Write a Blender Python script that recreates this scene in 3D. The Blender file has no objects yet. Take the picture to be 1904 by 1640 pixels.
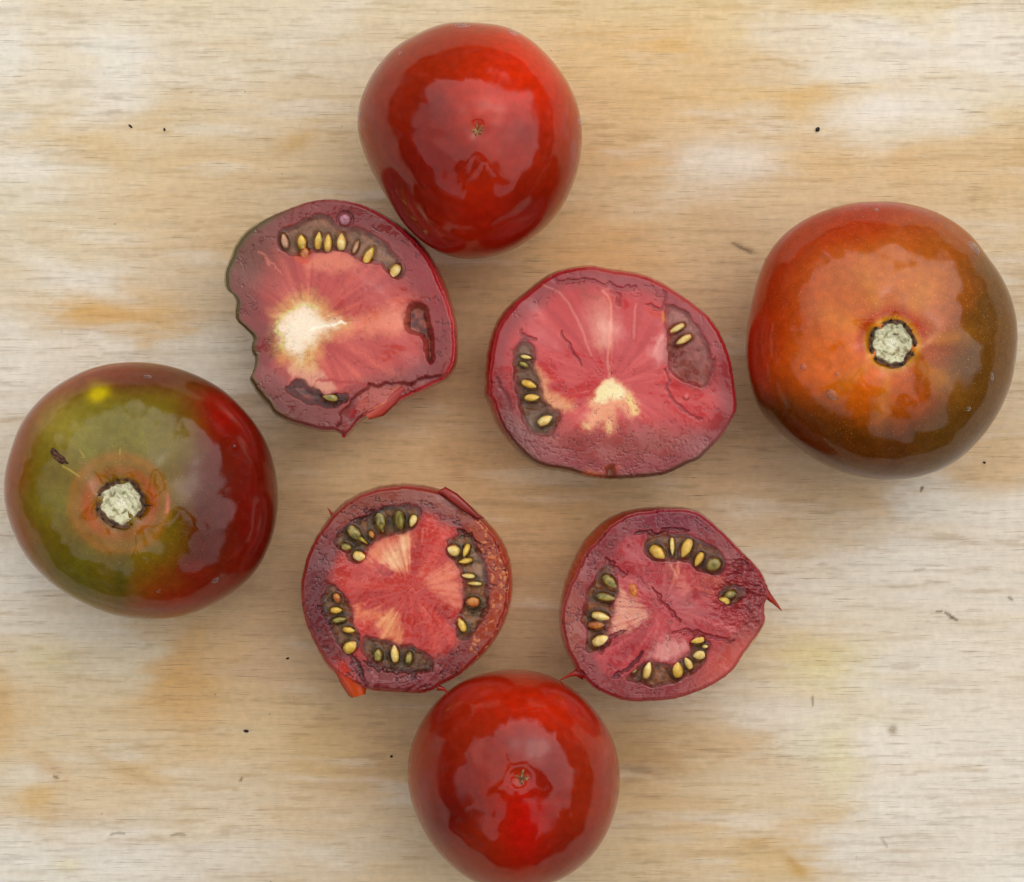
import bpy, math, random
import numpy as np
random.seed(7)
C = bpy.context.scene
R = math.radians
# ------------------------------------------------------------------ camera, sky, sun, exposure
K = 0.00015            # metres on the board per photograph pixel
CH = 0.50              # camera height over the board
cd = bpy.data.cameras.new('camera'); cam = bpy.data.objects.new('camera', cd)
C.collection.objects.link(cam); C.camera = cam
cam.location = (0, 0, CH)
cd.sensor_width = 36; cd.angle = 2*math.atan(952*K/CH)
cd.clip_start = 0.01; cd.clip_end = 200
SUN_EL, SUN_AZ = R(60), R(35)
w = bpy.data.worlds.new('World'); C.world = w; w.use_nodes = True
nt = w.node_tree; nt.nodes.clear()
sky = nt.nodes.new('ShaderNodeTexSky'); sky.sky_type = 'NISHITA'; sky.sun_disc = False
sky.sun_elevation = SUN_EL; sky.sun_rotation = SUN_AZ
sky.air_density = 1.0; sky.dust_density = 1.0; sky.ozone_density = 1.0
hs = nt.nodes.new('ShaderNodeHueSaturation'); hs.inputs['Saturation'].default_value = 0.22
wm = nt.nodes.new('ShaderNodeMix'); wm.data_type = 'RGBA'; wm.blend_type = 'MULTIPLY'
wm.inputs[0].default_value = 1; wm.inputs[7].default_value = (1.03, 1.0, 0.95, 1)
bg = nt.nodes.new('ShaderNodeBackground'); bg.inputs['Strength'].default_value = 0.145
wo = nt.nodes.new('ShaderNodeOutputWorld')
nt.links.new(sky.outputs[0], hs.inputs['Color']); nt.links.new(hs.outputs[0], wm.inputs[6])
nt.links.new(wm.outputs[2], bg.inputs[0]); nt.links.new(bg.outputs[0], wo.inputs[0])
sl = bpy.data.lights.new('sun', 'SUN'); sl.energy = 0.5; sl.angle = R(120); sl.color = (1, .96, .9)
so = bpy.data.objects.new('sun', sl); C.collection.objects.link(so)
so.rotation_euler = (R(90)-SUN_EL, 0, R(180)-SUN_AZ)
C.view_settings.view_transform = 'Standard'; C.view_settings.look = 'None'
C.view_settings.gamma = 1; C.view_settings.use_curve_mapping = False
C.view_settings.exposure = 0.95
C.render.resolution_x = 1024; C.render.resolution_y = 882
C.render.engine = 'CYCLES'

# ------------------------------------------------------------------ numpy painting helpers
def lin(c):
    c = np.asarray(c, float)/255.
    return np.where(c <= .04045, c/12.92, ((c+.055)/1.055)**2.4)
def hsh(ix, iy, s):
    h = (ix.astype(np.int64)*374761393 + iy.astype(np.int64)*668265263 + s*2246822519) & 0xffffffff
    h = ((h ^ (h >> 13))*1274126177) & 0xffffffff
    h = (h ^ (h >> 16)) & 0xffffffff
    return h/4294967295.
def vn(x, y, s=0):
    x = np.asarray(x, float); y = np.asarray(y, float)
    ix = np.floor(x); iy = np.floor(y); fx = x-ix; fy = y-iy
    fx = fx*fx*fx*(fx*(fx*6-15)+10); fy = fy*fy*fy*(fy*(fy*6-15)+10)
    ix = ix.astype(np.int64); iy = iy.astype(np.int64)
    a = hsh(ix, iy, s); b = hsh(ix+1, iy, s); c = hsh(ix, iy+1, s); d = hsh(ix+1, iy+1, s)
    return (a*(1-fx)+b*fx)*(1-fy) + (c*(1-fx)+d*fx)*fy          # 0..1
def fbm(x, y, s=0, o=4):
    r = 0; a = .5; t = 0
    for i in range(o):
        r = r + a*vn(x, y, s+i*17); t += a; a *= .5
        x, y = 1.9*x+.6*y+3.1, 1.9*y-.6*x+7.7
    return r/t*2-1                                              # -1..1
def sst(a, b, x):
    t = np.clip((x-a)/(b-a), 0, 1); return t*t*(3-2*t)
def mixc(col, c, m):
    c = lin(c) if np.max(c) > 1.5 else np.asarray(c)
    return col*(1-m[:, None]) + c*m[:, None]
def chaikin(p, n=2, closed=True):
    p = np.asarray(p, float)
    for _ in range(n):
        q = np.roll(p, -1, 0) if closed else p[1:]
        a = p if closed else p[:-1]
        r = np.empty((len(a)*2, 2)); r[0::2] = .75*a+.25*q; r[1::2] = .25*a+.75*q
        p = r if closed else np.vstack([p[:1], r, p[-1:]])
    return p
def segdist(X, Y, a, b):
    d = b-a; L = (d*d).sum()+1e-9
    t = np.clip(((X-a[0])*d[0]+(Y-a[1])*d[1])/L, 0, 1)
    return np.hypot(X-a[0]-t*d[0], Y-a[1]-t*d[1]), t
def sdf(X, Y, poly):
    """signed distance, positive inside"""
    d = np.full(X.shape, 1e9); ins = np.zeros(X.shape, bool)
    lo = poly.min(0)-30; hi = poly.max(0)+30
    sel = (X > lo[0]) & (X < hi[0]) & (Y > lo[1]) & (Y < hi[1])
    x = X[sel]; y = Y[sel]
    dd = np.full(x.shape, 1e9); ii = np.zeros(x.shape, bool)
    n = len(poly)
    for i in range(n):
        a = poly[i]; b = poly[(i+1) % n]
        e, _ = segdist(x, y, a, b); dd = np.minimum(dd, e)
        cr = (a[1] > y) != (b[1] > y)
        with np.errstate(divide='ignore', invalid='ignore'):
            xi = a[0]+(y-a[1])*(b[0]-a[0])/(b[1]-a[1]+1e-12)
        ii ^= cr & (x < xi)
    d[sel] = dd; ins[sel] = ii
    return np.where(ins, d, -d)
def gauss(X, Y, cx, cy, rx, ry=None, a=0):
    ry = ry or rx; c, s = math.cos(R(a)), math.sin(R(a))
    u = (X-cx)*c+(Y-cy)*s; v = -(X-cx)*s+(Y-cy)*c
    return np.exp(-.5*((u/rx)**2+(v/ry)**2))
def strokem(X, Y, pts, wd, f=1.5, taper=True):
    """soft mask of a polyline, source pixels"""
    m = np.zeros(X.shape); p = chaikin(pts, 2, False); n = len(p)-1
    for i in range(n):
        d, t = segdist(X, Y, p[i], p[i+1])
        u = (i+t)/n; ww = wd*(np.sin(np.pi*np.clip(u, .02, .98))**.5 if taper else 1)
        m = np.maximum(m, 1-sst(0, f, d-ww*.5))
    return m
def Z(x0, y0, s):
    return lambda pts: np.array([(x0+a/s, y0+b/s) for a, b in pts])
def warp(X, Y, sc, amp, s=5):
    return X+amp*fbm(X/sc, Y/sc, s, 3), Y+amp*fbm(X/sc+9, Y/sc+4, s+50, 3)
def W(px, py, z):
    """photograph pixel seen at height z -> world x, y"""
    k = K*(CH-z)/CH
    return (px-952)*k, -(py-820)*k

# ------------------------------------------------------------------ mesh helpers
def mesh(name, V, F, m, parent=None, col=None, smooth=True):
    me = bpy.data.meshes.new(name)
    V = np.asarray(V, np.float32); F = np.asarray(F, np.int32)
    k = F.shape[1]
    me.vertices.add(len(V)); me.vertices.foreach_set('co', V.ravel())
    me.loops.add(F.size); me.loops.foreach_set('vertex_index', F.ravel())
    me.polygons.add(len(F)); me.polygons.foreach_set('loop_start', np.arange(len(F), dtype=np.int32)*k)
    me.polygons.foreach_set('use_smooth', np.full(len(F), smooth))
    me.update(calc_edges=True); me.validate()
    if col is not None:
        a = me.color_attributes.new('Col', 'FLOAT_COLOR', 'POINT')
        cc = np.ones((len(V), 4), np.float32); cc[:, :col.shape[1]] = col
        a.data.foreach_set('color', cc.ravel())
    me.materials.append(m)
    o = bpy.data.objects.new(name, me); C.collection.objects.link(o)
    if parent is not None:
        o.parent = parent
    return o
def gridfaces(nr, nc, wrap):
    r = np.arange(nr-1)[:, None]; c = np.arange(nc if wrap else nc-1)[None]
    a = r*nc+c; b = r*nc+(c+1) % nc
    return np.stack([a, b, b+nc, a+nc], -1).reshape(-1, 4)
def thing(name, label, cat, loc, group=None):
    o = bpy.data.objects.new(name, None); C.collection.objects.link(o)
    o.location = loc; o.empty_display_size = .01
    o['label'] = label; o['category'] = cat
    if group: o['group'] = group
    return o
def tag(o, label, cat, group=None, kind=None):
    if label: o['label'] = label
    if cat: o['category'] = cat
    if group: o['group'] = group
    if kind: o['kind'] = kind
    return o

# ------------------------------------------------------------------ materials
class NB:
    def __init__(s, name):
        s.m = bpy.data.materials.new(name); s.m.use_nodes = True; s.t = s.m.node_tree
        s.p = s.t.nodes['Principled BSDF']; s.o = s.t.nodes['Material Output']
    def n(s, typ, **k):
        x = s.t.nodes.new('ShaderNode'+typ)
        for a, b in k.items(): setattr(x, a, b)
        return x
    def l(s, a, b): s.t.links.new(a, b)
    def noise(s, scale, vec=None, det=4, rough=.5, dist=0):
        x = s.n('TexNoise'); x.inputs['Scale'].default_value = scale
        x.inputs['Detail'].default_value = det; x.inputs['Roughness'].default_value = rough
        x.inputs['Distortion'].default_value = dist
        if vec: s.l(vec, x.inputs['Vector'])
        return x.outputs[0]
    def ramp(s, f, a, b, ca=0., cb=1.):
        x = s.n('MapRange'); s.l(f, x.inputs[0]); x.interpolation_type = 'SMOOTHSTEP'
        x.inputs[1].default_value = a; x.inputs[2].default_value = b
        x.inputs[3].default_value = ca; x.inputs[4].default_value = cb
        return x.outputs[0]
    def math(s, op, a, b):
        x = s.n('Math', operation=op)
        for i, v in enumerate((a, b)):
            if hasattr(v, 'type'): s.l(v, x.inputs[i])
            else: x.inputs[i].default_value = v
        return x.outputs[0]
    def mix(s, f, a, b, bt='MIX'):
        x = s.n('Mix', data_type='RGBA', blend_type=bt)
        for i, v in ((0, f), (6, a), (7, b)):
            if hasattr(v, 'type'): s.l(v, x.inputs[i])
            elif i == 0: x.inputs[0].default_value = v
            else: x.inputs[i].default_value = (*v, 1)
        return x.outputs[2]
    def bump(s, h, strength, dist, nrm=None):
        x = s.n('Bump'); x.inputs['Strength'].default_value = strength; x.inputs['Distance'].default_value = dist
        s.l(h, x.inputs['Height'])
        if nrm: s.l(nrm, x.inputs['Normal'])
        return x.outputs[0]
    def coords(s, scale=(1, 1, 1)):
        g = s.n('NewGeometry'); mp = s.n('Mapping'); mp.inputs['Scale'].default_value = scale
        s.l(g.outputs['Position'], mp.inputs[0]); return mp.outputs[0]

def mat_skin():
    b = NB('tomato_skin'); at = b.n('Attribute', attribute_name='Col'); p = b.coords()
    fl = b.ramp(b.noise(3000, p, 2), .61, .72)          # pale cell flecks under the skin
    f2 = b.math('MULTIPLY', fl, at.outputs['Alpha'])
    mot = b.ramp(b.noise(500, p, 4), .3, .7, .9, 1.1)
    c = b.mix(1, at.outputs['Color'], (1, 1, 1), 'MULTIPLY')
    mm = b.n('VectorMath', operation='SCALE'); b.l(c, mm.inputs[0]); b.l(mot, mm.inputs['Scale'])
    c = b.mix(b.math('MULTIPLY', f2, .5), mm.outputs[0], tuple(lin((240, 176, 70))))
    b.l(c, b.p.inputs['Base Color'])
    b.l(b.ramp(b.noise(120, p, 3), .35, .7, .05, .13), b.p.inputs['Roughness'])
    b.p.inputs['IOR'].default_value = 1.42
    b.p.inputs['Subsurface Weight'].default_value = .12
    b.p.inputs['Subsurface Radius'].default_value = (1, .25, .12)
    b.p.inputs['Subsurface Scale'].default_value = .003
    n1 = b.bump(b.noise(110, p, 3, .5), .10, .0006)
    n2 = b.bump(b.noise(2600, p, 2), .10, .00012, n1)
    b.l(n2, b.p.inputs['Normal'])
    return b.m
def mat_flesh():
    b = NB('tomato_flesh'); at = b.n('Attribute', attribute_name='Col'); p = b.coords()
    v = b.ramp(b.noise(2600, p, 5, .6), .3, .7, .93, 1.07)
    mm = b.n('VectorMath', operation='SCALE'); b.l(at.outputs['Color'], mm.inputs[0]); b.l(v, mm.inputs['Scale'])
    b.l(mm.outputs[0], b.p.inputs['Base Color'])
    b.l(at.outputs['Alpha'], b.p.inputs['Roughness'])
    b.p.inputs['IOR'].default_value = 1.47
    b.p.inputs['Subsurface Weight'].default_value = .25
    b.p.inputs['Subsurface Radius'].default_value = (1, .35, .3)
    b.p.inputs['Subsurface Scale'].default_value = .0012
    n1 = b.bump(b.noise(420, p, 2, .5, .4), .07, .0004)
    b.l(n1, b.p.inputs['Normal'])
    return b.m
def mat_gel():
    b = NB('seed_jelly'); at = b.n('Attribute', attribute_name='Col'); p = b.coords()
    tr = b.n('BsdfTransparent'); b.l(at.outputs['Color'], tr.inputs[0])
    gl = b.n('BsdfGlossy'); gl.inputs['Roughness'].default_value = .04
    fr = b.n('Fresnel'); fr.inputs['IOR'].default_value = 1.42
    n1 = b.bump(b.noise(400, p, 2), .12, .0005)
    b.l(n1, fr.inputs['Normal']); b.l(n1, gl.inputs['Normal'])
    sc = b.n('BsdfDiffuse'); b.l(at.outputs['Color'], sc.inputs[0])
    m0 = b.n('MixShader'); m0.inputs[0].default_value = .008
    b.l(tr.outputs[0], m0.inputs[1]); b.l(sc.outputs[0], m0.inputs[2])
    m1 = b.n('MixShader'); b.l(fr.outputs[0], m1.inputs[0]); b.l(m0.outputs[0], m1.inputs[1]); b.l(gl.outputs[0], m1.inputs[2])
    b.l(m1.outputs[0], b.o.inputs[0]); b.t.nodes.remove(b.p)
    return b.m
def mat_seed(name, c, c2):
    b = NB(name); p = b.coords()
    b.l(b.mix(b.ramp(b.noise(700, p, 3), .35, .65), tuple(lin(c)), tuple(lin(c2))), b.p.inputs['Base Color'])
    b.p.inputs['Roughness'].default_value = .22; b.p.inputs['Subsurface Weight'].default_value = .2
    b.p.inputs['Subsurface Scale'].default_value = .001
    b.l(b.bump(b.noise(3000, p, 2), .2, .0001), b.p.inputs['Normal'])
    return b.m
def mat_attr(name, rough=.6, spec=.5, nsc=3000, amp=.3):
    b = NB(name); at = b.n('Attribute', attribute_name='Col'); p = b.coords()
    b.l(at.outputs['Color'], b.p.inputs['Base Color']); b.p.inputs['Roughness'].default_value = rough
    b.p.inputs['Specular IOR Level'].default_value = spec
    b.l(b.bump(b.noise(nsc, p, 3), amp, .0003), b.p.inputs['Normal'])
    return b.m
def mat_plain(name, c, rough=.6, nsc=200, var=.25):
    b = NB(name); p = b.coords()
    c = lin(c); b.l(b.mix(b.ramp(b.noise(nsc, p, 3), .3, .7), tuple(c*(1-var)), tuple(c*(1+var))), b.p.inputs['Base Color'])
    b.p.inputs['Roughness'].default_value = rough
    return b.m
def mat_board():
    b = NB('weathered_plywood'); at = b.n('Attribute', attribute_name='Col')
    g = b.coords((90, 2600, 1)); g2 = b.coords((260, 4200, 1)); g3 = b.coords((22, 420, 1)); p = b.coords()
    patch = b.ramp(b.noise(28, b.coords((1, 2.2, 1)), 3), .42, .62)
    d1 = b.ramp(b.noise(1, g, 4, .6), .56, .74)
    d2 = b.ramp(b.noise(1, g2, 3, .6), .60, .72)
    l1 = b.ramp(b.noise(1, b.coords((120, 3100, 5)), 3, .6), .55, .75)
    band = b.ramp(b.noise(1, g3, 4, .55), .3, .7, .955, 1.045)
    mm = b.n('VectorMath', operation='SCALE'); b.l(at.outputs['Color'], mm.inputs[0]); b.l(band, mm.inputs['Scale'])
    c = b.mix(b.math('MULTIPLY', l1, .22), mm.outputs[0], tuple(lin((240, 228, 205))))
    k1 = b.math('MULTIPLY', d1, b.math('MULTIPLY_ADD', patch, .30))
    b.t.nodes[-1].inputs[2].default_value = .04
    c = b.mix(k1, c, tuple(lin((128, 98, 66))))
    bw = b.n('RGBToBW'); b.l(at.outputs['Color'], bw.inputs[0]); worn = b.ramp(bw.outputs[0], .45, .72, 1, .4)
    k2 = b.math('MULTIPLY', worn, b.math('MULTIPLY', d2, b.math('MULTIPLY', patch, .55)))
    c = b.mix(k2, c, tuple(lin((105, 92, 76))))
    mott = b.ramp(b.noise(420, p, 4, .6), .3, .7, .95, 1.05)
    m2 = b.n('VectorMath', operation='SCALE'); b.l(c, m2.inputs[0]); b.l(mott, m2.inputs['Scale'])
    sp = b.ramp(b.noise(600, p, 1), .79, .83)
    c = b.mix(b.math('MULTIPLY', sp, .5), m2.outputs[0], tuple(lin((90, 75, 55))))
    b.l(c, b.p.inputs['Base Color'])
    b.p.inputs['Roughness'].default_value = .62; b.p.inputs['Specular IOR Level'].default_value = .35
    n1 = b.bump(b.noise(1, g, 4, .6), .35, .0002); b.l(b.bump(b.noise(1, g2, 3), .3, .0002, n1), b.p.inputs['Normal'])
    return b.m
M = dict(skin=mat_skin(), flesh=mat_flesh(), gel=mat_gel(), board=mat_board(),
         cork=mat_attr('corky_scar', .75, .3), scar=mat_attr('dry_scar', .7, .3),
         cream=mat_seed('seed_cream', (250, 230, 158), (238, 198, 100)),
         yellow=mat_seed('seed_yellow', (246, 212, 92), (226, 176, 50)),
         olive=mat_seed('seed_olive', (176, 156, 66), (118, 108, 36)),
         orange=mat_seed('seed_orange', (214, 140, 48), (190, 92, 28)),
         pale=mat_seed('seed_pale', (205, 160, 130), (190, 130, 100)),
         dirt=mat_plain('dark_dirt', (38, 26, 18), .8, 900, .4))
def mat_water():
    b = NB('water'); b.t.nodes.remove(b.p)
    tr = b.n('BsdfTransparent'); gl = b.n('BsdfGlossy'); gl.inputs['Roughness'].default_value = .02
    tr.inputs[0].default_value = (.93, .93, .93, 1)
    fr = b.n('Fresnel'); fr.inputs['IOR'].default_value = 1.45
    m1 = b.n('MixShader'); b.l(fr.outputs[0], m1.inputs[0]); b.l(tr.outputs[0], m1.inputs[1]); b.l(gl.outputs[0], m1.inputs[2])
    b.l(m1.outputs[0], b.o.inputs[0]); return b.m
M['water'] = mat_water()

# ------------------------------------------------------------------ the board
CTRL = [ # x, y, r, g, b of the weathered wood; middle colours include shade between the fruit
(0,0,224,214,198),(190,0,224,204,172),(380,0,222,207,178),(570,0,224,208,180),(760,0,224,206,172),(950,0,218,196,156),(1140,0,220,196,150),
(1330,0,220,194,146),(1520,0,220,194,148),(1710,0,222,202,158),(1904,0,228,214,194),
(0,100,230,222,212),(120,110,224,208,182),(210,110,230,223,213),(380,100,222,206,180),(570,100,222,207,182),(1140,100,216,187,140),(1230,90,217,184,136),(1330,60,224,198,150),
(1480,65,228,212,188),(1650,90,230,222,212),(1800,70,232,224,215),(1904,110,230,221,208),
(0,200,226,218,206),(90,200,220,202,172),(190,190,230,222,212),(380,200,214,192,158),(570,190,216,194,160),(1140,180,212,180,136),(1330,170,216,184,138),(1480,180,214,182,132),
(1560,120,228,218,202),(1640,205,228,216,198),(1600,170,218,192,145),(1750,210,224,208,180),(1904,200,218,194,152),
(0,300,228,219,206),(80,232,214,190,152),(190,275,212,186,146),(380,300,212,186,148),(570,300,210,186,152),(1140,290,204,170,128),(1340,300,224,206,182),(1250,340,216,196,168),
(1520,300,212,182,140),(1710,300,208,178,138),(1904,300,206,176,136),(0,380,216,204,180),
(100,450,214,196,166),(0,450,214,198,170),(380,440,208,180,146),(1130,440,196,162,122),(1330,420,202,174,140),(300,380,212,186,150),
(130,520,224,212,196),(0,600,224,214,202),(190,590,204,170,124),(300,600,206,174,130),(380,560,202,182,158),(870,520,190,160,128),(1380,560,196,168,138),(1900,600,204,184,158),(400,640,214,202,186),
(0,700,230,221,210),(60,560,214,196,168),(190,650,226,216,204),(380,690,224,214,202),(450,740,204,186,168),(880,700,182,152,122),(1400,800,190,160,130),
(550,850,186,160,132),(750,850,196,170,138),(880,860,182,152,120),(1400,860,192,164,136),(1850,850,204,176,142),(650,870,200,174,142),
(0,950,218,206,190),(540,950,178,150,122),(1000,920,190,160,126),(1450,940,200,172,140),(1600,940,206,178,145),(1750,930,224,214,202),(1904,950,224,212,198),
(0,1100,228,218,205),(540,1100,184,154,126),(1000,1050,182,153,123),(1500,1090,226,214,198),(1500,1000,210,186,154),(1700,1060,228,218,206),(1904,1100,224,212,198),
(60,1230,216,198,170),(200,1230,218,202,174),(400,1220,206,174,136),(360,1290,204,168,122),(520,1250,202,174,144),(1000,1250,184,154,124),(1480,1200,214,190,152),(1530,1250,220,204,164),(1700,1250,226,216,202),(1904,1250,224,210,192),
(0,1320,208,182,146),(120,1320,214,194,162),(200,1420,214,194,164),(380,1350,210,184,148),(450,1360,210,186,150),(600,1390,200,172,132),(720,1400,190,160,126),(1190,1400,184,154,118),(1350,1380,206,180,146),(1450,1330,226,214,198),(1550,1370,224,212,186),(1700,1400,228,218,206),(1904,1400,226,216,204),
(60,1480,208,180,142),(0,1450,216,200,174),(280,1440,208,182,146),(400,1500,216,198,172),(600,1500,208,184,154),(1200,1500,198,170,134),(1400,1490,214,194,164),(1700,1500,228,219,208),
(0,1600,226,219,209),(200,1590,226,218,208),(400,1600,216,204,188),(600,1590,208,190,166),(1200,1600,206,184,152),(1430,1600,206,180,140),(1450,1560,202,170,124),(1600,1600,224,214,202),(1904,1640,230,222,212),(1300,1640,208,186,156),(760,1640,204,182,152)]
def axis(lo, hi, a, b, st, co):
    mid = np.arange(a, b+st, st)
    l = a-np.cumsum(np.geomspace(st, co, 24)); l = l[l > lo]; r = mid[-1]+np.cumsum(np.geomspace(st, co, 24)); r = r[r < hi]
    return np.concatenate([[lo], l[::-1], mid, r, [hi]])
def build_board():
    ax = axis(-5200, 7100, -60, 1964, 3.2, 700); ay = axis(-3600, 5200, -60, 1700, 3.2, 700)
    X, Y = np.meshgrid(ax, ay); sh = X.shape; X = X.ravel(); Y = Y.ravel()
    xs = 952+np.sign(X-952)*np.minimum(abs(X-952), 1200+200*np.sin(X/900)); ys = 820+np.sign(Y-820)*np.minimum(abs(Y-820), 1000+150*np.sin(Y/700))
    wx = xs+95*fbm(X/170, Y/60, 3)+30*fbm(X/40, Y/12, 9, 3); wy = ys+42*fbm(X/200, Y/80, 21)+9*fbm(X/50, Y/15, 31, 3)
    num = np.zeros((len(X), 3)); den = np.zeros(len(X))
    for c in CTRL:
        d2 = ((wx-c[0])/135.)**2+((wy-c[1])/72.)**2
        k = 1/(d2**1.5+.03); num += k[:, None]*lin(c[2:5]); den += k
    col = num/den[:, None]
    o = fbm(X/240, Y/34, 41, 5)
    col = mixc(col, (208, 182, 142), .22*sst(.15, .55, o))
    o = fbm(X/200+5, Y/40, 43, 5)
    col = mixc(col, (232, 224, 214), .30*sst(.12, .6, o))
    o = fbm(X/120+5, Y/9, 47, 4)
    col = mixc(col, (150, 122, 92), .22*sst(.2, .6, o))
    o = fbm(X/70+5, Y/7, 57, 4)
    col = mixc(col, (130, 108, 82), .26*sst(.3, .6, o))
    for (px, py, rx, ry, a, cc, s) in [(1640,198,55,20,0,(232,224,216),.8),(1750,200,40,18,0,(230,220,208),.7),(1340,300,60,22,5,(230,218,204),.7),
            (150,520,80,14,24,(228,218,206),.7),(220,585,90,12,0,(205,160,95),.6),(1230,88,50,16,0,(214,174,112),.5),(1480,175,60,14,0,(210,172,112),.4),
            (1530,1225,60,25,10,(224,210,140),.4),(1560,1420,22,50,0,(226,216,150),.3),(360,1290,22,70,-10,(200,160,112),.4),(340,1220,18,60,35,(200,158,105),.4),
            (0,1330,16,60,0,(186,146,92),.4),(85,1225,30,20,0,(222,208,140),.3),(1660,1357,6,6,0,(120,105,80),.7),(1480,1612,18,8,45,(180,140,80),.7),
            (62,1485,26,20,0,(196,158,90),.35),(620,745,45,18,0,(190,160,120),.3),(548,265,26,10,-25,(188,150,90),.5),(1385,462,16,4,25,(110,85,60),.6),
            (230,1430,60,10,25,(180,150,112),.4),(90,1425,30,10,35,(180,140,100),.4),(1215,1420,60,10,10,(160,128,90),.4),(1080,1370,80,30,0,(178,140,95),.3),
            (125,1610,18,10,0,(222,210,150),.4),(1190,1432,30,5,12,(112,84,58),.5),(980,893,30,12,0,(206,184,156),.4)]:
        col = mixc(col, cc, .85*s*np.clip(1.25*gauss(X, Y, px, py, rx, ry, a)*(1+.5*fbm(X/14, Y/7, 61, 3)), 0, 1))
    for st, wd, s in [([(1740,1138),(1752,1136)],1.5,.7),([(1757,1138),(1768,1146),(1780,1154)],2.5,.8),([(1766,1150),(1774,1148)],1.5,.6),([(1362,452),(1378,460),(1396,470)],2.5,.6),
            ([(1510,1295),(1512,1312)],1.8,.6),([(1875,1110),(1882,1116)],2,.7),([(1715,905),(1712,914)],3,.8),([(205,1552),(220,1548),(232,1550)],2,.5),([(318,1554),(330,1550),(345,1552)],2,.5),
            ([(447,1452),(450,1446)],2.5,.7),([(100,1443),(108,1447)],2.5,.7),([(1640,1560),(1650,1575)],2,.4),([(1700,1060),(1720,1058)],1.5,.4)]:
        col = mixc(col, (70, 58, 44), s*strokem(X, Y, st, wd, 2.5))
    x, y = (X-952)*K, -(Y-820)*K
    lum = col@np.array([.21, .72, .07])
    col = np.clip(lum[:, None]+(col-lum[:, None])*(.88+.28*sst(.66, .40, lum))[:, None], .01, .9)*np.array([1.01, .995, .925])
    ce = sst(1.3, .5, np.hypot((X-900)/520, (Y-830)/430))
    col = col*(1+ce[:, None]*np.array([.32, .24, .13]))      # lifts the middle to offset shade held in its control colours
    V = np.stack([x, y, np.zeros_like(x)], -1)
    F = gridfaces(*sh, False)[:, ::-1]
    # underside and rim so that the sheet has its 18 mm of thickness
    o = mesh('plywood_board', V, F, M['board'], col=col)
    tag(o, 'pale weathered plywood board with whitish patches, ochre stains and fine horizontal grain', None, kind='structure')
    lo, hi = V.min(0), V.max(0)
    m2 = mat_plain('plywood_edge', (176, 140, 98), .8, 300)
    ev = [(lo[0],lo[1],-.0005),(hi[0],lo[1],-.0005),(hi[0],hi[1],-.0005),(lo[0],hi[1],-.0005),(lo[0],lo[1],-.018),(hi[0],lo[1],-.018),(hi[0],hi[1],-.018),(lo[0],hi[1],-.018)]
    mesh('board_core', ev, [(0,1,5,4),(1,2,6,5),(2,3,7,6),(3,0,4,7),(7,6,5,4)], m2, parent=o, smooth=False)
build_board()

# ------------------------------------------------------------------ outline helper
def outline_r(poly, c, n, jit=0., seed=0, sm=2):
    p = chaikin(poly, sm)-np.asarray(c)
    th = np.arange(n)*2*np.pi/n; r = np.zeros(n)
    q = np.roll(p, -1, 0)
    dx, dy = np.cos(th), np.sin(th)
    for a, b in zip(p, q):
        e = b-a; den = dx*e[1]-dy*e[0]
        with np.errstate(divide='ignore', invalid='ignore'):
            t = (a[0]*e[1]-a[1]*e[0])/den; u = (a[0]*dy-a[1]*dx)/den
        ok = (u >= -1e-6) & (u <= 1+1e-6) & (t > 0); r = np.where(ok & (t > r), t, r)
    if jit:
        r = r+jit*fbm(r*np.cos(th)/9+seed, r*np.sin(th)/9, seed, 4)
    return th, r
def dome(n=10, m=16):
    V = []; 
    for i in range(n+1):
        t = math.pi*i/n
        for j in range(m):
            a = 2*math.pi*j/m; V.append((math.sin(t)*math.cos(a), math.sin(t)*math.sin(a), math.cos(t)))
    return np.array(V), gridfaces(n+1, m, True)
DV, DF = dome()
def droplet(parent, px, py, z, r, sx=1., a=0., zf=.5):
    x, y = W(px, py, z); c, s = math.cos(R(a)), math.sin(R(a))
    v = DV*np.array([r*sx, r, r*zf]); v = np.stack([v[:, 0]*c-v[:, 1]*s, v[:, 0]*s+v[:, 1]*c, v[:, 2]], -1)
    o = mesh('water_droplet', v, DF, M['water'], parent)
    o.location = (x-parent.location.x, y-parent.location.y, z-parent.location.z)
    return o

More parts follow.
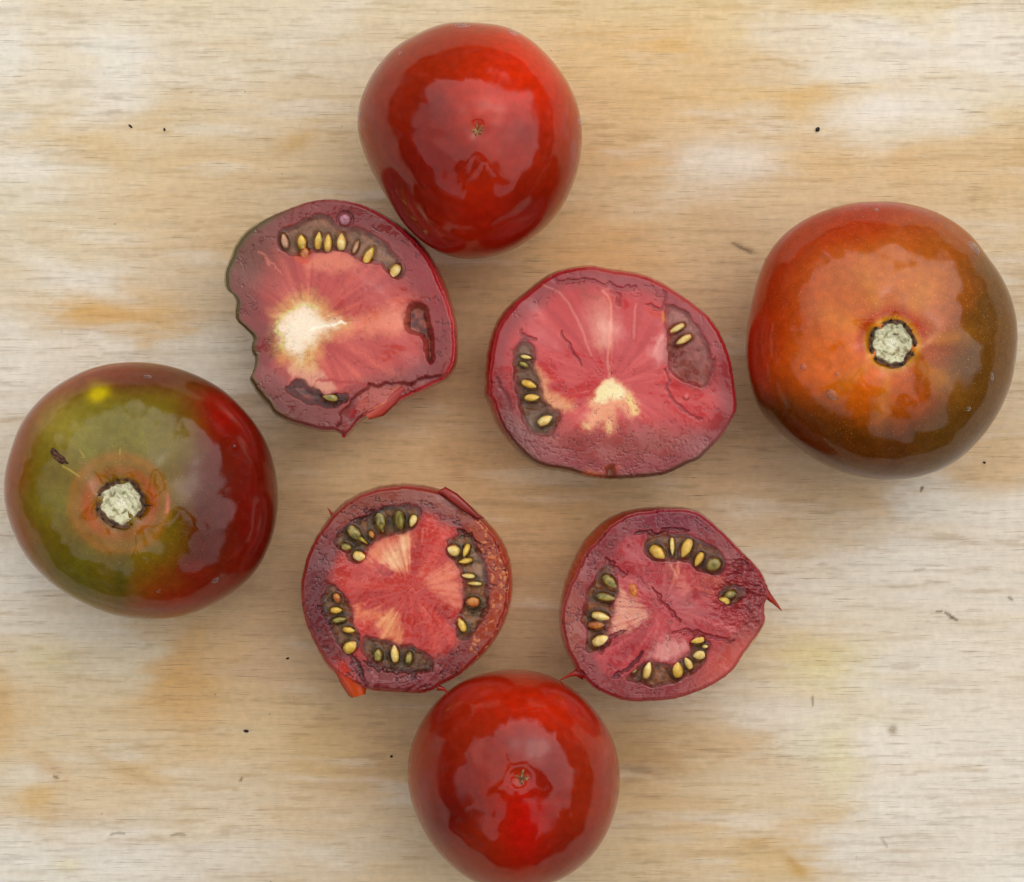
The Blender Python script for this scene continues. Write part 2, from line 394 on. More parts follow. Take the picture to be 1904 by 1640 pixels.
# ------------------------------------------------------------------ whole tomatoes
def whole(poly, pole, ztop_ratio, zbot_ratio, paint, label, dimple=None, ribs=0, seed=0, e=1.0):
    c = (poly.min(0)+poly.max(0))/2
    n, nt_ = 420, 130
    th, r = outline_r(poly, c, n, 0, 0, 3)
    # smooth the traced outline a little
    for _ in range(6): r = (np.roll(r, 1)+r*2+np.roll(r, -1))/4
    rp = r.mean(); a = rp*K
    hb = a*zbot_ratio; ht = a*ztop_ratio; zc = hb*.97
    t = np.linspace(0.004, math.pi-.02, nt_)
    # denser rings near the top
    s = np.sin(t)**e; cz = np.cos(t)
    TH, T = np.meshgrid(th, np.arange(nt_)); S = s[T]; CZ = cz[T]
    bl = sst(0, 1, S)
    rr = (r[None, :]*bl+rp*(1-bl))*S
    up = np.clip(CZ, 0, 1)**1.6; dn = np.clip(-CZ, 0, 1)
    X = c[0]+rr*np.cos(TH)+(pole[0]-c[0])*up; Y = c[1]+rr*np.sin(TH)+(pole[1]-c[1])*up
    Zz = zc+np.where(CZ > 0, ht*np.abs(CZ)**(2-e if e < 1 else 1), -hb*np.abs(CZ))
    d = np.hypot(X-pole[0], Y-pole[1])/rp
    if dimple:
        dep, sg = dimple
        lob = 1+.25*ribs*np.cos(5*TH+seed)+.18*ribs*np.cos(3*TH+1.3*seed)
        Zz = Zz-np.where(CZ > 0, dep*np.exp(-(d/(sg*lob))**2), 0)
        Zz = Zz+np.where(CZ > 0, .0005*ribs*np.cos(5*TH+seed+.5*np.sin(2*TH))*np.exp(-((d-.42)/.24)**2), 0)
    nz = fbm(X/95+seed, Y/95, seed+3, 3)*.0007+fbm(X/38+seed, Y/38, seed+8, 2)*.00018
    Zz = Zz+nz*np.clip(CZ+.3, 0, 1)
    Zz = np.maximum(Zz, .0004*0+0)      # flattened a hair where it rests
    Xf, Yf, Zf = X.ravel(), Y.ravel(), Zz.ravel()
    k = K*(CH-zc)/CH
    x = (Xf-952)*k; y = -(Yf-820)*k
    bx, by = W(c[0], c[1], zc)
    # pole keeps its traced place: seen higher up it would drift outwards
    px_, py_ = W(pole[0], pole[1], zc+ht-(dimple[0] if dimple else 0))
    sx, sy = px_-(pole[0]-952)*k, py_+(pole[1]-820)*k
    x = x+sx*up.ravel(); y = y+sy*up.ravel()
    col = paint(Xf, Yf, CZ.ravel())
    g = thing('tomato', label, 'tomato', (bx, by, 0), 'whole uncut tomatoes')
    V = np.stack([x-bx, y-by, Zf], -1)
    F = gridfaces(nt_, n, True); cap = V[:n].mean(0)
    o = mesh('skin', V, F, M['skin'], g, col)
    return g, o, (float(cap[0]+bx), float(cap[1]+by), float(cap[2])), zc
def A(col, a):
    return np.hstack([col, np.broadcast_to(np.asarray(a, float).reshape(-1, 1), (len(col), 1))])

z1 = Z(640, 20, 3.417)
T1 = z1([(700,82),(850,88),(1020,108),(1180,185),(1330,330),(1440,490),(1505,670),(1515,850),(1480,1050),(1400,1230),(1290,1370),(1130,1490),(960,1560),(800,1580),(640,1555),(500,1475),(370,1350),(270,1190),(170,1020),(95,830),(80,680),(115,530),(200,370),(320,240),(480,150),(600,100)])
def paint1(X, Y, cz):
    col = np.tile(lin((150, 38, 10)), (len(X), 1))
    w1 = .5+.5*fbm(X/60, Y/60, 2, 4)
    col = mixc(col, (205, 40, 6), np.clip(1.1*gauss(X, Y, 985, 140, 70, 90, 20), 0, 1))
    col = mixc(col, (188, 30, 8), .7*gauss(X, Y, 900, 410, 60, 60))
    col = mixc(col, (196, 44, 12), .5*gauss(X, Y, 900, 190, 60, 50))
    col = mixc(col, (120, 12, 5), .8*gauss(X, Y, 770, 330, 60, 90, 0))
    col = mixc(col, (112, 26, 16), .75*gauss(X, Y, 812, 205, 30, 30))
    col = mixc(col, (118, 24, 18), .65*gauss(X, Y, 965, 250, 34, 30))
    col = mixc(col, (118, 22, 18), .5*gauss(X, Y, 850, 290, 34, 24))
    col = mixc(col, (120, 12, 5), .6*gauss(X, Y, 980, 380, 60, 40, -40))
    col = mixc(col, (182, 90, 40), .5*np.exp(-(np.hypot(X-888, Y-242)/8)**2))
    col = col*(.9+.2*w1)[:, None]
    return A(col, .12*gauss(X, Y, 960, 130, 80, 60))
z4 = Z(740, 1230, 4.0)
T4 = z4([(870,65),(1000,72),(1150,115),(1300,200),(1450,340),(1560,490),(1630,650),(1655,850),(1635,1050),(1560,1260),(1450,1430),(1300,1560),(1150,1640),(980,1690),(860,1700),(700,1680),(560,1630),(400,1520),(270,1380),(160,1200),(90,1010),(65,850),(80,680),(130,520),(220,370),(330,250),(470,150),(620,95),(760,70)])
def paint4(X, Y, cz):
    col = np.tile(lin((148, 36, 10)), (len(X), 1))
    w1 = .5+.5*fbm(X/60+7, Y/60, 12, 4)
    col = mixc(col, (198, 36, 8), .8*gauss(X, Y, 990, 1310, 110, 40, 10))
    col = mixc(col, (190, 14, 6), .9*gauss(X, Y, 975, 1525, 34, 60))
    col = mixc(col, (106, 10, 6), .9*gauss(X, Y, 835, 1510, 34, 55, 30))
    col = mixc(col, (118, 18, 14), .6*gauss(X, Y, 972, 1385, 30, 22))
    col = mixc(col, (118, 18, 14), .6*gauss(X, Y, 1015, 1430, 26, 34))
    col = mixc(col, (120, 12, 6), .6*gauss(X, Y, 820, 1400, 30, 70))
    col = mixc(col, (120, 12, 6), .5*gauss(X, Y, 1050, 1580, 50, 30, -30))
    col = mixc(col, (182, 90, 40), .5*np.exp(-(np.hypot(X-968, Y-1446)/8)**2))
    col = col*(.9+.2*w1)[:, None]
    return A(col, .08*np.ones(len(X)))
z2 = Z(1370, 350, 2.929)
T2 = z2([(760,72),(900,78),(1060,120),(1190,190),(1290,280),(1350,370),(1420,460),(1490,600),(1522,760),(1515,920),(1480,1090),(1400,1260),(1290,1400),(1150,1520),(980,1580),(820,1592),(680,1578),(520,1530),(380,1450),(240,1340),(130,1220),(85,1100),(55,960),(50,820),(70,680),(110,500),(160,370),(240,260),(360,170),(500,110),(640,78)])
def paint2(X, Y, cz):
    a = np.arctan2(Y-640, X-1655); d = np.hypot(X-1655, Y-640)
    col = np.tile(lin((160, 66, 14)), (len(X), 1))
    wn = 22*fbm(X/50, Y/50, 71, 3)
    col = mixc(col, (166, 22, 6), np.clip(1.2*gauss(X+wn, Y, 1420, 570, 75, 190, 8), 0, 1))
    col = mixc(col, (160, 18, 6), np.clip(1.2*gauss(X, Y+wn, 1560, 440, 130, 60, -20), 0, 1))
    col = mixc(col, (216, 98, 14), np.clip(1.25*gauss(X+wn, Y, 1560, 690, 75, 110, 10), 0, 1))
    col = mixc(col, (186, 60, 14), .6*gauss(X, Y, 1470, 780, 60, 50, 30))
    col = mixc(col, (192, 104, 40), np.clip(.9*gauss(X, Y+wn, 1660, 520, 120, 55), 0, 1))
    col = mixc(col, (150, 74, 18), .8*gauss(X, Y+wn, 1760, 470, 60, 40, 30))
    low = sst(715, 815, Y+wn-.18*(X-1655))
    col = mixc(col, (86, 46, 8), .92*low)
    rt = sst(1700, 1800, X+wn+.28*(Y-640))
    col = mixc(col, (98, 62, 16), .95*rt*sst(350, 520, Y))
    col = mixc(col, (84, 52, 10), .5*gauss(X, Y, 1790, 800, 60, 60))
    col = mixc(col, (80, 22, 8), .6*gauss(X, Y, 1470, 830, 70, 30, 40))
    ray = .5+.5*np.cos(7*a+.8*np.sin(3*a)+1.)
    col = mixc(col, (206, 128, 34), .45*ray**3*np.exp(-((d-85)/55)**2))
    col = mixc(col, (176, 44, 10), .9*np.exp(-((d-54)/11)**2)*sst(-.2, .4, -np.sin(a)+.35*np.cos(a+2.5)+.2))
    col = mixc(col, (214, 148, 30), .8*np.exp(-((d-44)/6)**2))
    col = mixc(col, (200, 110, 30), .6*np.exp(-(np.hypot(X-1602, Y-487)/8)**2))
    col = col*(1+.07*fbm(X/24, Y/24, 77, 3))[:, None]
    return A(col, .25+.75*np.clip(gauss(X, Y, 1660, 590, 150, 130), 0, 1))
z3 = Z(0, 650, 3.155)
T3 = z3([(780,70),(950,82),(1130,135),(1300,225),(1430,350),(1530,480),(1600,640),(1632,830),(1620,1020),(1570,1180),(1490,1320),(1370,1430),(1210,1520),(1050,1572),(900,1585),(740,1570),(600,1530),(430,1450),(290,1350),(170,1220),(90,1070),(40,900),(35,760),(70,600),(130,430),(230,300),(350,200),(500,120),(640,82)])
def paint3(X, Y, cz):
    a = np.arctan2(Y-935, X-228); d = np.hypot(X-228, Y-935)
    wn = 26*fbm(X/55, Y/55, 91, 3)
    col = np.tile(lin((112, 90, 16)), (len(X), 1))
    col = mixc(col, (120, 112, 34), .8*gauss(X+wn, Y, 200, 790, 90, 60))
    rt = sst(300, 395, X+wn+.12*(Y-900))
    col = mixc(col, (88, 24, 7), .97*rt)
    col = mixc(col, (150, 18, 8), .9*gauss(X, Y+wn, 420, 760, 34, 60, -35))
    col = mixc(col, (118, 12, 8), .8*gauss(X, Y, 470, 950, 34, 110))
    col = mixc(col, (98, 42, 14), np.clip(1.1*gauss(X, Y+wn*.4, 270, 700, 130, 26), 0, 1))
    rim = sst(180, 245, np.hypot(X-265, Y-912)+wn*.4)
    col = mixc(col, (140, 48, 16), .85*rim*sst(-.1, .5, -np.cos(a-.4)))
    col = mixc(col, (142, 32, 14), .85*gauss(X, Y+wn, 330, 1110, 100, 32, -12))
    col = mixc(col, (88, 84, 14), .7*gauss(X, Y, 150, 1070, 60, 34, 35))
    col = mixc(col, (196, 172, 18), .9*np.clip(1.4*gauss(X+.3*wn, Y+.4*wn, 190, 733, 13, 11), 0, 1))
    col = mixc(col, (206, 180, 80), .25*gauss(X, Y, 125, 790, 30, 30))
    ray = .5+.5*np.cos(6*a+.8*np.sin(3*a))
    col = mixc(col, (128, 128, 40), .35*ray**3*np.exp(-((d-105)/45)**2)*sst(.2, -.4, np.cos(a-.5)))
    col = mixc(col, (168, 70, 14), .85*np.exp(-((d-58)/15)**2)*(.75+.25*np.sin(a*2+2)))
    col = mixc(col, (160, 96, 22), .6*np.exp(-((d-84)/9)**2))
    col = mixc(col, (74, 72, 18), .7*gauss(X, Y, 232, 1070, 12, 34, 4))
    col = mixc(col, (196, 168, 60), .6*strokem(X, Y, [(128,868),(142,876),(156,886)], 1.2, 2))
    for q in ([(160,842),(166,852)],[(229,836),(229,848)]): col = mixc(col, (190, 165, 60), .5*strokem(X, Y, q, 1.2, 2))
    col = mixc(col, (208, 110, 90), .8*strokem(X, Y, [(310,915),(313,935),(311,952)], 3, 2))
    col = col*(1+.07*fbm(X/24, Y/24, 97, 3))[:, None]
    return A(col, .06+.7*np.clip(gauss(X, Y, 220, 930, 100, 110), 0, 1))

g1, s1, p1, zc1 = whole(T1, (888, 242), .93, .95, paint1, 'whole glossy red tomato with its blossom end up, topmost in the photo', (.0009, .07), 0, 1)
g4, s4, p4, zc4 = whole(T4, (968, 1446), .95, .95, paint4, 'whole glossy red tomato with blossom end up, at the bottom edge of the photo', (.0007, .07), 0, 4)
g2, s2, p2, zc2 = whole(T2, (1655, 640), .66, .80, paint2, 'whole red, orange and olive tomato with its round stem scar up, beside the right edge', (.0036, .19), 1, 2)
g3, s3, p3, zc3 = whole(T3, (228, 935), .66, .80, paint3, 'whole green and dark red tomato with stem scar and brown mark, at the left edge', (.0036, .19), 1, 5)

def stem_scar(g, p, rad_px, seed, notch=None):
    """corky disc where the stalk came off"""
    n, m = 150, 60; rad = rad_px*K
    th = np.arange(n)*2*np.pi/n; q = np.linspace(0.01, 1, m)
    TH, Q = np.meshgrid(th, q); TH = TH.ravel(); Q = Q.ravel()
    edge = 1+.07*fbm(np.cos(TH)*3+seed, np.sin(TH)*3, seed, 3)+.03*np.cos(5*TH)
    x = Q*np.cos(TH)*edge; y = Q*np.sin(TH)*edge
    rg = .79+.035*np.cos(9*TH+seed)+.07*fbm(x*3+seed, y*3, seed+4, 3)
    inner = 1-sst(rg-.04, rg+.05, Q)
    col = np.tile(lin((92, 62, 42)), (len(Q), 1))
    col = mixc(col, (112, 82, 56), sst(.1, .5, fbm(x*9, y*9, seed+1, 3)))
    col = mixc(col, (212, 208, 172), inner)
    col = mixc(col, (150, 134, 92), .8*inner*sst(-.05, .5, fbm(x*7, y*7, seed+2, 3)))
    for k in range(7):
        a = k*2*np.pi/7+seed*.4+.1*math.sin(k*5); rq = .42+.07*math.sin(k*4.1+seed); u_ = (x-rq*math.cos(a))*math.cos(a+.4)+(y-rq*math.sin(a))*math.sin(a+.4); v_ = -(x-rq*math.cos(a))*math.sin(a+.4)+(y-rq*math.sin(a))*math.cos(a+.4); b = (.5+.5*math.cos(k*2.3+seed)**2)*np.exp(-((u_/(.05+.02*math.sin(k*3)))**2+(v_/(.11+.03*math.cos(k*7)))**2))
        col = mixc(col, (104, 110, 62) if k % 2 else (92, 84, 52), np.clip(1.2*b, 0, .9))
    col = mixc(col, (232, 228, 204), np.exp(-(Q/.2)**2))
    if rad_px: col = mixc(col, (40, 24, 16), .8*np.exp(-((Q-.88)/.05)**2)*sst(-.1, .3, fbm(x*6, y*6, seed+7, 3)))
    h = inner*.0004+.0005*fbm(x*8, y*8, seed+3, 4)+.0005*np.exp(-((Q-.86)/.09)**2)*fbm(x*7, y*7, seed+9, 3)
    h = h+.0002+.0036*(1-np.exp(-(Q*rad_px/(.19*248*(1-.0)))**2))
    V = np.stack([x*rad, y*rad, h], -1)
    o = mesh('stem_scar', V, gridfaces(m, n, True), M['cork'], g, A(col, 1))
    o.location = (p[0]-g.location.x, p[1]-g.location.y, p[2]+.0004)
    # dry dark sepal stubs standing round the edge
    rs = random.Random(seed)
    for k in range(11):
        a = k*2*math.pi/11+rs.uniform(-.15, .15); L = rs.uniform(.0002, .0009)
        if notch is not None and abs(math.atan2(math.sin(a-notch), math.cos(a-notch))) < .2: L = .0028
        wv = rs.uniform(.0003, .0006); r0 = rad*.93
        c, s = math.cos(a), math.sin(a)
        pts = [(r0, -wv, .0020), (r0, wv, .0020), (r0+L, 0, .0028), (r0+L*.3, 0, .0032)]
        v = [(u*c-t*s, u*s+t*c, zz) for u, t, zz in pts]
        t_ = mesh('sepal_stub', v, [(0,1,3),(1,2,3),(2,0,3),(0,2,1)], M['dirt'], o, smooth=False)
    return o
sc2 = stem_scar(g2, p2, 39, 3)
sc3 = stem_scar(g3, p3, 41, 8, 0.0)

def zray(obj, px, py):
    """height of an object's surface under a photograph pixel"""
    bpy.context.view_layer.update()
    mw = obj.matrix_world.inverted(); from mathutils import Vector
    x, y = (px-952)*K, -(py-820)*K
    o = mw @ Vector((0, 0, CH)); d = (mw @ Vector((x, y, 0))-o).normalized()
    hit, loc, nrm, _ = obj.ray_cast(o, d)
    return (obj.matrix_world @ loc, nrm) if hit else (None, None)
def patch(name, g, on, px, py, rx, ry, a, colf, m, lift=.0002, thick=.0005, n=26, seed=0, jag=.25):
    """thin irregular crust that follows the surface below it"""
    P, nr = zray(on, px, py)
    c, s = math.cos(R(a)), math.sin(R(a)); V = []; cols = []; ms = 7
    for i in range(ms+1):
        q = i/ms
        for j in range(n):
            t = 2*math.pi*j/n; e = 1+jag*float(fbm(np.array([math.cos(t)*2.+seed]), np.array([math.sin(t)*2.]), seed, 3)[0])*2
            u, v = rx*q*e*math.cos(t), ry*q*e*math.sin(t)
            X, Y = px+u*c-v*s, py+u*s+v*c
            L, _ = zray(on, X, Y)
            hh = lift+thick*(1-q**3)*(1+.8*float(fbm(np.array([X/3.]), np.array([Y/3.]), seed+2, 3)[0])) if q < 1 else -.0001
            V.append((L.x-g.location.x, L.y-g.location.y, L.z+hh)); cols.append((X, Y, q))
    cols = np.array(cols); col = colf(cols[:, 0], cols[:, 1], cols[:, 2])
    return mesh(name, np.array(V), gridfaces(ms+1, n, True), m, g, col)
def brownc(X, Y, q):
    c = np.tile(lin((58, 34, 24)), (len(X), 1)); return mixc(c, (128, 84, 56), sst(-.1, .4, fbm(X/3, Y/3, 4, 3))*(q < .8))
patch('skin_crack', g3, s3, 108, 849, 24, 6.5, 40, brownc, M['scar'], seed=2)
def tanc(X, Y, q):
    c = np.tile(lin((168, 120, 74)), (len(X), 1)); return mixc(c, (66, 50, 30), sst(.0, .3, fbm(X/2.4, Y/2.4, 14, 3)))
for g, s_, x, y, sd in ((g1, s1, 889, 242, 3), (g4, s4, 969, 1446, 9)):
    patch('blossom_scar', g, s_, x, y, 9, 8, 20, tanc, M['scar'], seed=sd, jag=.9, n=30, lift=.0001, thick=.0004)
for g, s_, lst in ((g2, s2, [(1810,462,9,2.,50),(1408,765,8,1.8,-70),(1843,700,5,2,80),(1630,392,5,1.,0),(1800,760,6,.8,70),(1548,733,11,1.3,20),(1556,695,4,1,0),(1495,683,6,1.5,30)]),
                   (g3, s3, [(400,1078,6,1.5,-30),(295,1098,4,1,0),(275,702,5,2,10),(435,830,4,1,0),(95,1105,5,1.5,35)]),
                   (g1, s1, [(1078,226,6,1.8,80),(860,48,7,2.2,5),(955,62,6,2,20),(668,215,5,1.6,85),(745,100,4,1,0)])):
    for (px, py, rr, sx, a) in lst:
        P, nr = zray(s_, px, py)
        if P is None:
            continue
            P, nr = zray(s_, px*.97+.03*(g.location.x/K+952), py*.97+.03*(820-g.location.y/K))
        if P is None: continue
        droplet(g, px, py, P.z+.0001, rr*K*.8, sx, -a, .38)

# ------------------------------------------------------------------ cut halves
def make_half(zf, poly, c, inset, ztop, paint, skinc, label, locs, seeds, seed, bulge=.0, tilt=(0, 0), sm=2):
    n, m = 760, 165
    th, r = outline_r(poly, c, n, 1.0, seed, sm)
    an = np.array([i[0] for i in inset], float); iv = np.array([i[1] for i in inset], float)
    ins = np.interp(np.degrees(th) % 360, np.concatenate([an, [an[0]+360]]), np.concatenate([iv, [iv[0]]]))
    ins = np.maximum(ins*(1+.35*fbm(np.cos(th)*6+seed, np.sin(th)*6, seed+2, 3)), 1.)
    ri = r-ins
    q = np.linspace(0.004, 1, m)**.92
    X = c[0]+q[:, None]*ri[None]*np.cos(th); Y = c[1]+q[:, None]*ri[None]*np.sin(th)
    X = X.ravel(); Y = Y.ravel(); EDGE = ((1-q[:, None])*ri[None]).ravel()
    col, h, ro = paint(X, Y, EDGE)
    h = h.copy()
    D = np.zeros(len(X))
    for L in locs:
        wx, wy = warp(X, Y, 19, 6, seed+60)
        sd = sdf(wx, wy, chaikin(L['p'], 2))
        mk = sst(-2, 11, sd+4*fbm(X/8, Y/8, seed+15, 3)); D = np.maximum(D, L.get('d', 1.4)*sst(-3, 10, sd))
        fl = np.tile(lin(L.get('floor', (86, 66, 30))), (len(X), 1)); fl = mixc(fl, L.get('floor2', (60, 40, 20)), sst(-.3, .4, fbm(X/9, Y/9, seed+5, 3)))
        col = col*(1-mk[:, None])+fl*mk[:, None]
        rim = np.exp(-((sd+1)/4.)**2); col = mixc(col, L.get('rim', (96, 30, 26)), .4*rim)
    h = h-D*.001
    lu = col@np.array([.3, .6, .1]); k_ = sst(.34, .12, lu); col = np.clip(lu[:, None]+(col-lu[:, None])*(1-.06*k_)[:, None], .004, 1)*np.array([1.04, 1.02, .92])
    h = h-.0008*(1-sst(0, 7, EDGE))
    px_, py_ = W(X, Y, ztop)
    bx, by = W(c[0], c[1], ztop)
    zz = lambda X, Y: ztop+tilt[0]*(X-c[0])*K+tilt[1]*(Y-c[1])*K+.0012*fbm(X/110+seed, Y/110, seed+1, 2)
    V = np.stack([px_-bx, py_-by, zz(X, Y)+h], -1)
    V = np.vstack([V, V[:n].mean(0)[None]])[:-1]
    g = thing('tomato_half', label, 'tomato half', (bx, by, 0), 'cut tomato halves lying face up')
    fo = mesh('cut_flesh', V, gridfaces(m, n, True), M['flesh'], g, A(col, ro))
    # skin shell from the cut edge down to the board
    rings = [(-.35, 0.0), (0, 0.0), (.35, .045), (.75, .12), (1., .24)]
    prof = [(1., .24)]+[(math.cos(u)**.75 if u < 1.5 else .12, .24+.76*math.sin(u)) for u in np.linspace(.12, 1.5, 16)]
    SX = []; SZ = []
    edgeV = V[-n:]
    rows = []
    for f, dz in rings[1:]:
        rr = ri+(r-ri)*f
        rows.append((rr, dz))
    for f, dz in prof[1:]:
        rows.append((r*f, dz))
    VV = []; CC = []
    for k, (rr, dz) in enumerate(rows):
        x_, y_ = W(c[0]+rr*np.cos(th), c[1]+rr*np.sin(th), ztop*(1-.5*min(dz, .4)))
        ez = edgeV[:, 2]
        z_ = ez*(1-dz)+(0 if k == 0 else 0)
        if k == 0: x_, y_ = edgeV[:, 0]+bx, edgeV[:, 1]+by
        VV.append(np.stack([x_-bx, y_-by, np.maximum(z_, .0001)], -1)); CC.append(skinc(c[0]+rr*np.cos(th), c[1]+rr*np.sin(th), th, dz))
    mesh('skin', np.vstack(VV), gridfaces(len(rows), n, True), M['skin'], g, np.vstack(CC))
    # jelly in each chamber
    for k, L in enumerate(locs):
        if L.get('dry'): continue
        pc = chaikin(L['p'], 2); lo = pc.min(0)-4; hi = pc.max(0)+4
        gx, gy = np.meshgrid(np.arange(lo[0], hi[0], 1.6), np.arange(lo[1], hi[1], 1.6)); sh = gx.shape
        gx = gx.ravel(); gy = gy.ravel(); wx, wy = warp(gx, gy, 19, 6, seed+60); sd = sdf(wx, wy, pc)
        hh = -.00026+.00016*fbm(gx/18, gy/18, seed+33, 2)*sst(0, 8, sd)
        tint = np.tile(np.array(L.get('tint', (.80, .78, .62))), (len(gx), 1))
        for (sx, sy, sl, sw, sa, mt) in seeds:
            b = gauss(gx, gy, sx, sy, sl*.42, sw*.48, sa); hh = hh+.00112*np.clip(b*1.25, 0, 1)
            ring = np.exp(-((b-.25)/.16)**2)*sst(.01, .12, b); hh = hh-.00018*ring
            tint = mixc(tint, np.array(L.get('sac', (.56, .56, .30)))*.9, L.get('ring', .8)*ring); tint = mixc(tint, np.array((.97, .95, .88)), sst(.4, .75, b))
        deep = sst(0, 13, sd)[:, None]; tint = tint*deep+(1-deep)*np.array((.99, .97, .95))
        x_, y_ = W(gx, gy, ztop); Vg = np.stack([x_-bx, y_-by, zz(gx, gy)+hh], -1)
        F = gridfaces(*sh, False)[:, ::-1]; keep = (sd[F] > -2).all(1); F = F[keep]
        used = np.unique(F); mp = np.full(len(gx), -1); mp[used] = np.arange(len(used))
        mesh('seed_jelly', Vg[used], mp[F], M['gel'], g, A(tint[used], 1))
    # seeds: a flattened tear drop, pointed end at +x
    for (sx, sy, sl, sw, sa, mt) in seeds:
        v = DV.copy(); t = v[:, 2].copy(); L_ = sl*K*.5; W_ = sw*K*.5
        taper = .62+.38*np.sqrt(np.clip((1-t)/1.25, 0, 1)); taper = np.where(t > 0, 1-.5*np.abs(t)**1.3, 1/np.maximum(1-t*t, .02)**.22)
        u = t*L_; vv = v[:, 0]*W_*taper; ww = v[:, 1]*min(W_*.55, .0011)*taper
        c_, s_ = math.cos(R(-sa)), math.sin(R(-sa))
        P = np.stack([u*c_-vv*s_, u*s_+vv*c_, ww], -1)
        x_, y_ = W(sx, sy, ztop); zs = float(zz(np.array([sx]), np.array([sy]))[0])
        o = mesh('seed', P, DF, M[mt], g)
        ins_ = any(float(sdf(np.array([sx]), np.array([sy]), chaikin(L['p'], 1))[0]) > -3 for L in locs)
        o.location = (x_-bx, y_-by, zs-(.00052 if ins_ else .0001))
        o.rotation_euler = (random.uniform(-.2, .2), random.uniform(-.2, .2), 0)
    return g, fo, zz
def squig(X, Y, sc, wdt, thr, s):
    """short wandering pits"""
    sc = sc*1.35; n1 = fbm(X/sc, Y/sc, s, 3); gate = fbm(X/(sc*1.6)+11, Y/(sc*1.6), s+5, 2)
    return (1-sst(wdt*.2, wdt*.75, np.abs(n1)))*sst(thr+.06, thr+.2, gate)
def fibres(X, Y, c, s, fr=26, rs=26):
    a = np.arctan2(Y-c[1], X-c[0]); d = np.hypot(X-c[0], Y-c[1])
    return fbm(np.cos(a)*fr/3+d/rs/3, np.sin(a)*fr/3, s, 3)*sst(4, 50, d)
def band(th, segs):
    """skin colour round the fruit: (degrees, colour) in image angle (clockwise from +x)"""
    an = np.array([q[0] for q in segs]+[segs[0][0]+360], float); cs = np.array([lin(q[1]) for q in segs]+[lin(segs[0][1])])
    d = np.degrees(th) % 360
    d = np.where(d < an[0], d+360, d)
    return np.stack([np.interp(d, an, cs[:, i]) for i in range(3)], -1)

# ---- upper left half
a1 = Z(400, 350, 3.417)
P1 = a1([(720,58),(850,68),(1000,115),(1130,190),(1250,280),(1340,375),(1420,500),(1470,620),(1515,760),(1545,900),(1540,1040),(1535,1120),(1485,1205),(1400,1250),(1310,1300),(1210,1340),(1130,1385),(1060,1410),(1000,1445),(920,1470),(870,1530),(835,1580),(790,1570),(775,1550),(680,1550),(560,1520),(490,1505),(420,1470),(360,1440),(340,1400),(270,1330),(220,1250),(200,1215),(230,1170),(240,1080),(218,1050),(215,1000),(235,950),(180,890),(120,840),(112,790),(120,720),(100,670),(65,650),(40,600),(45,520),(80,430),(120,330),(200,245),(290,190),(400,140),(500,100),(600,72)])
def S(zf, s, lst):
    out = []
    for x, y, l, w_, a, m_ in lst:
        p = zf([(x, y)])[0]; out.append((p[0], p[1], 1.04*l/s, .95*w_/s, a, m_))
    return out
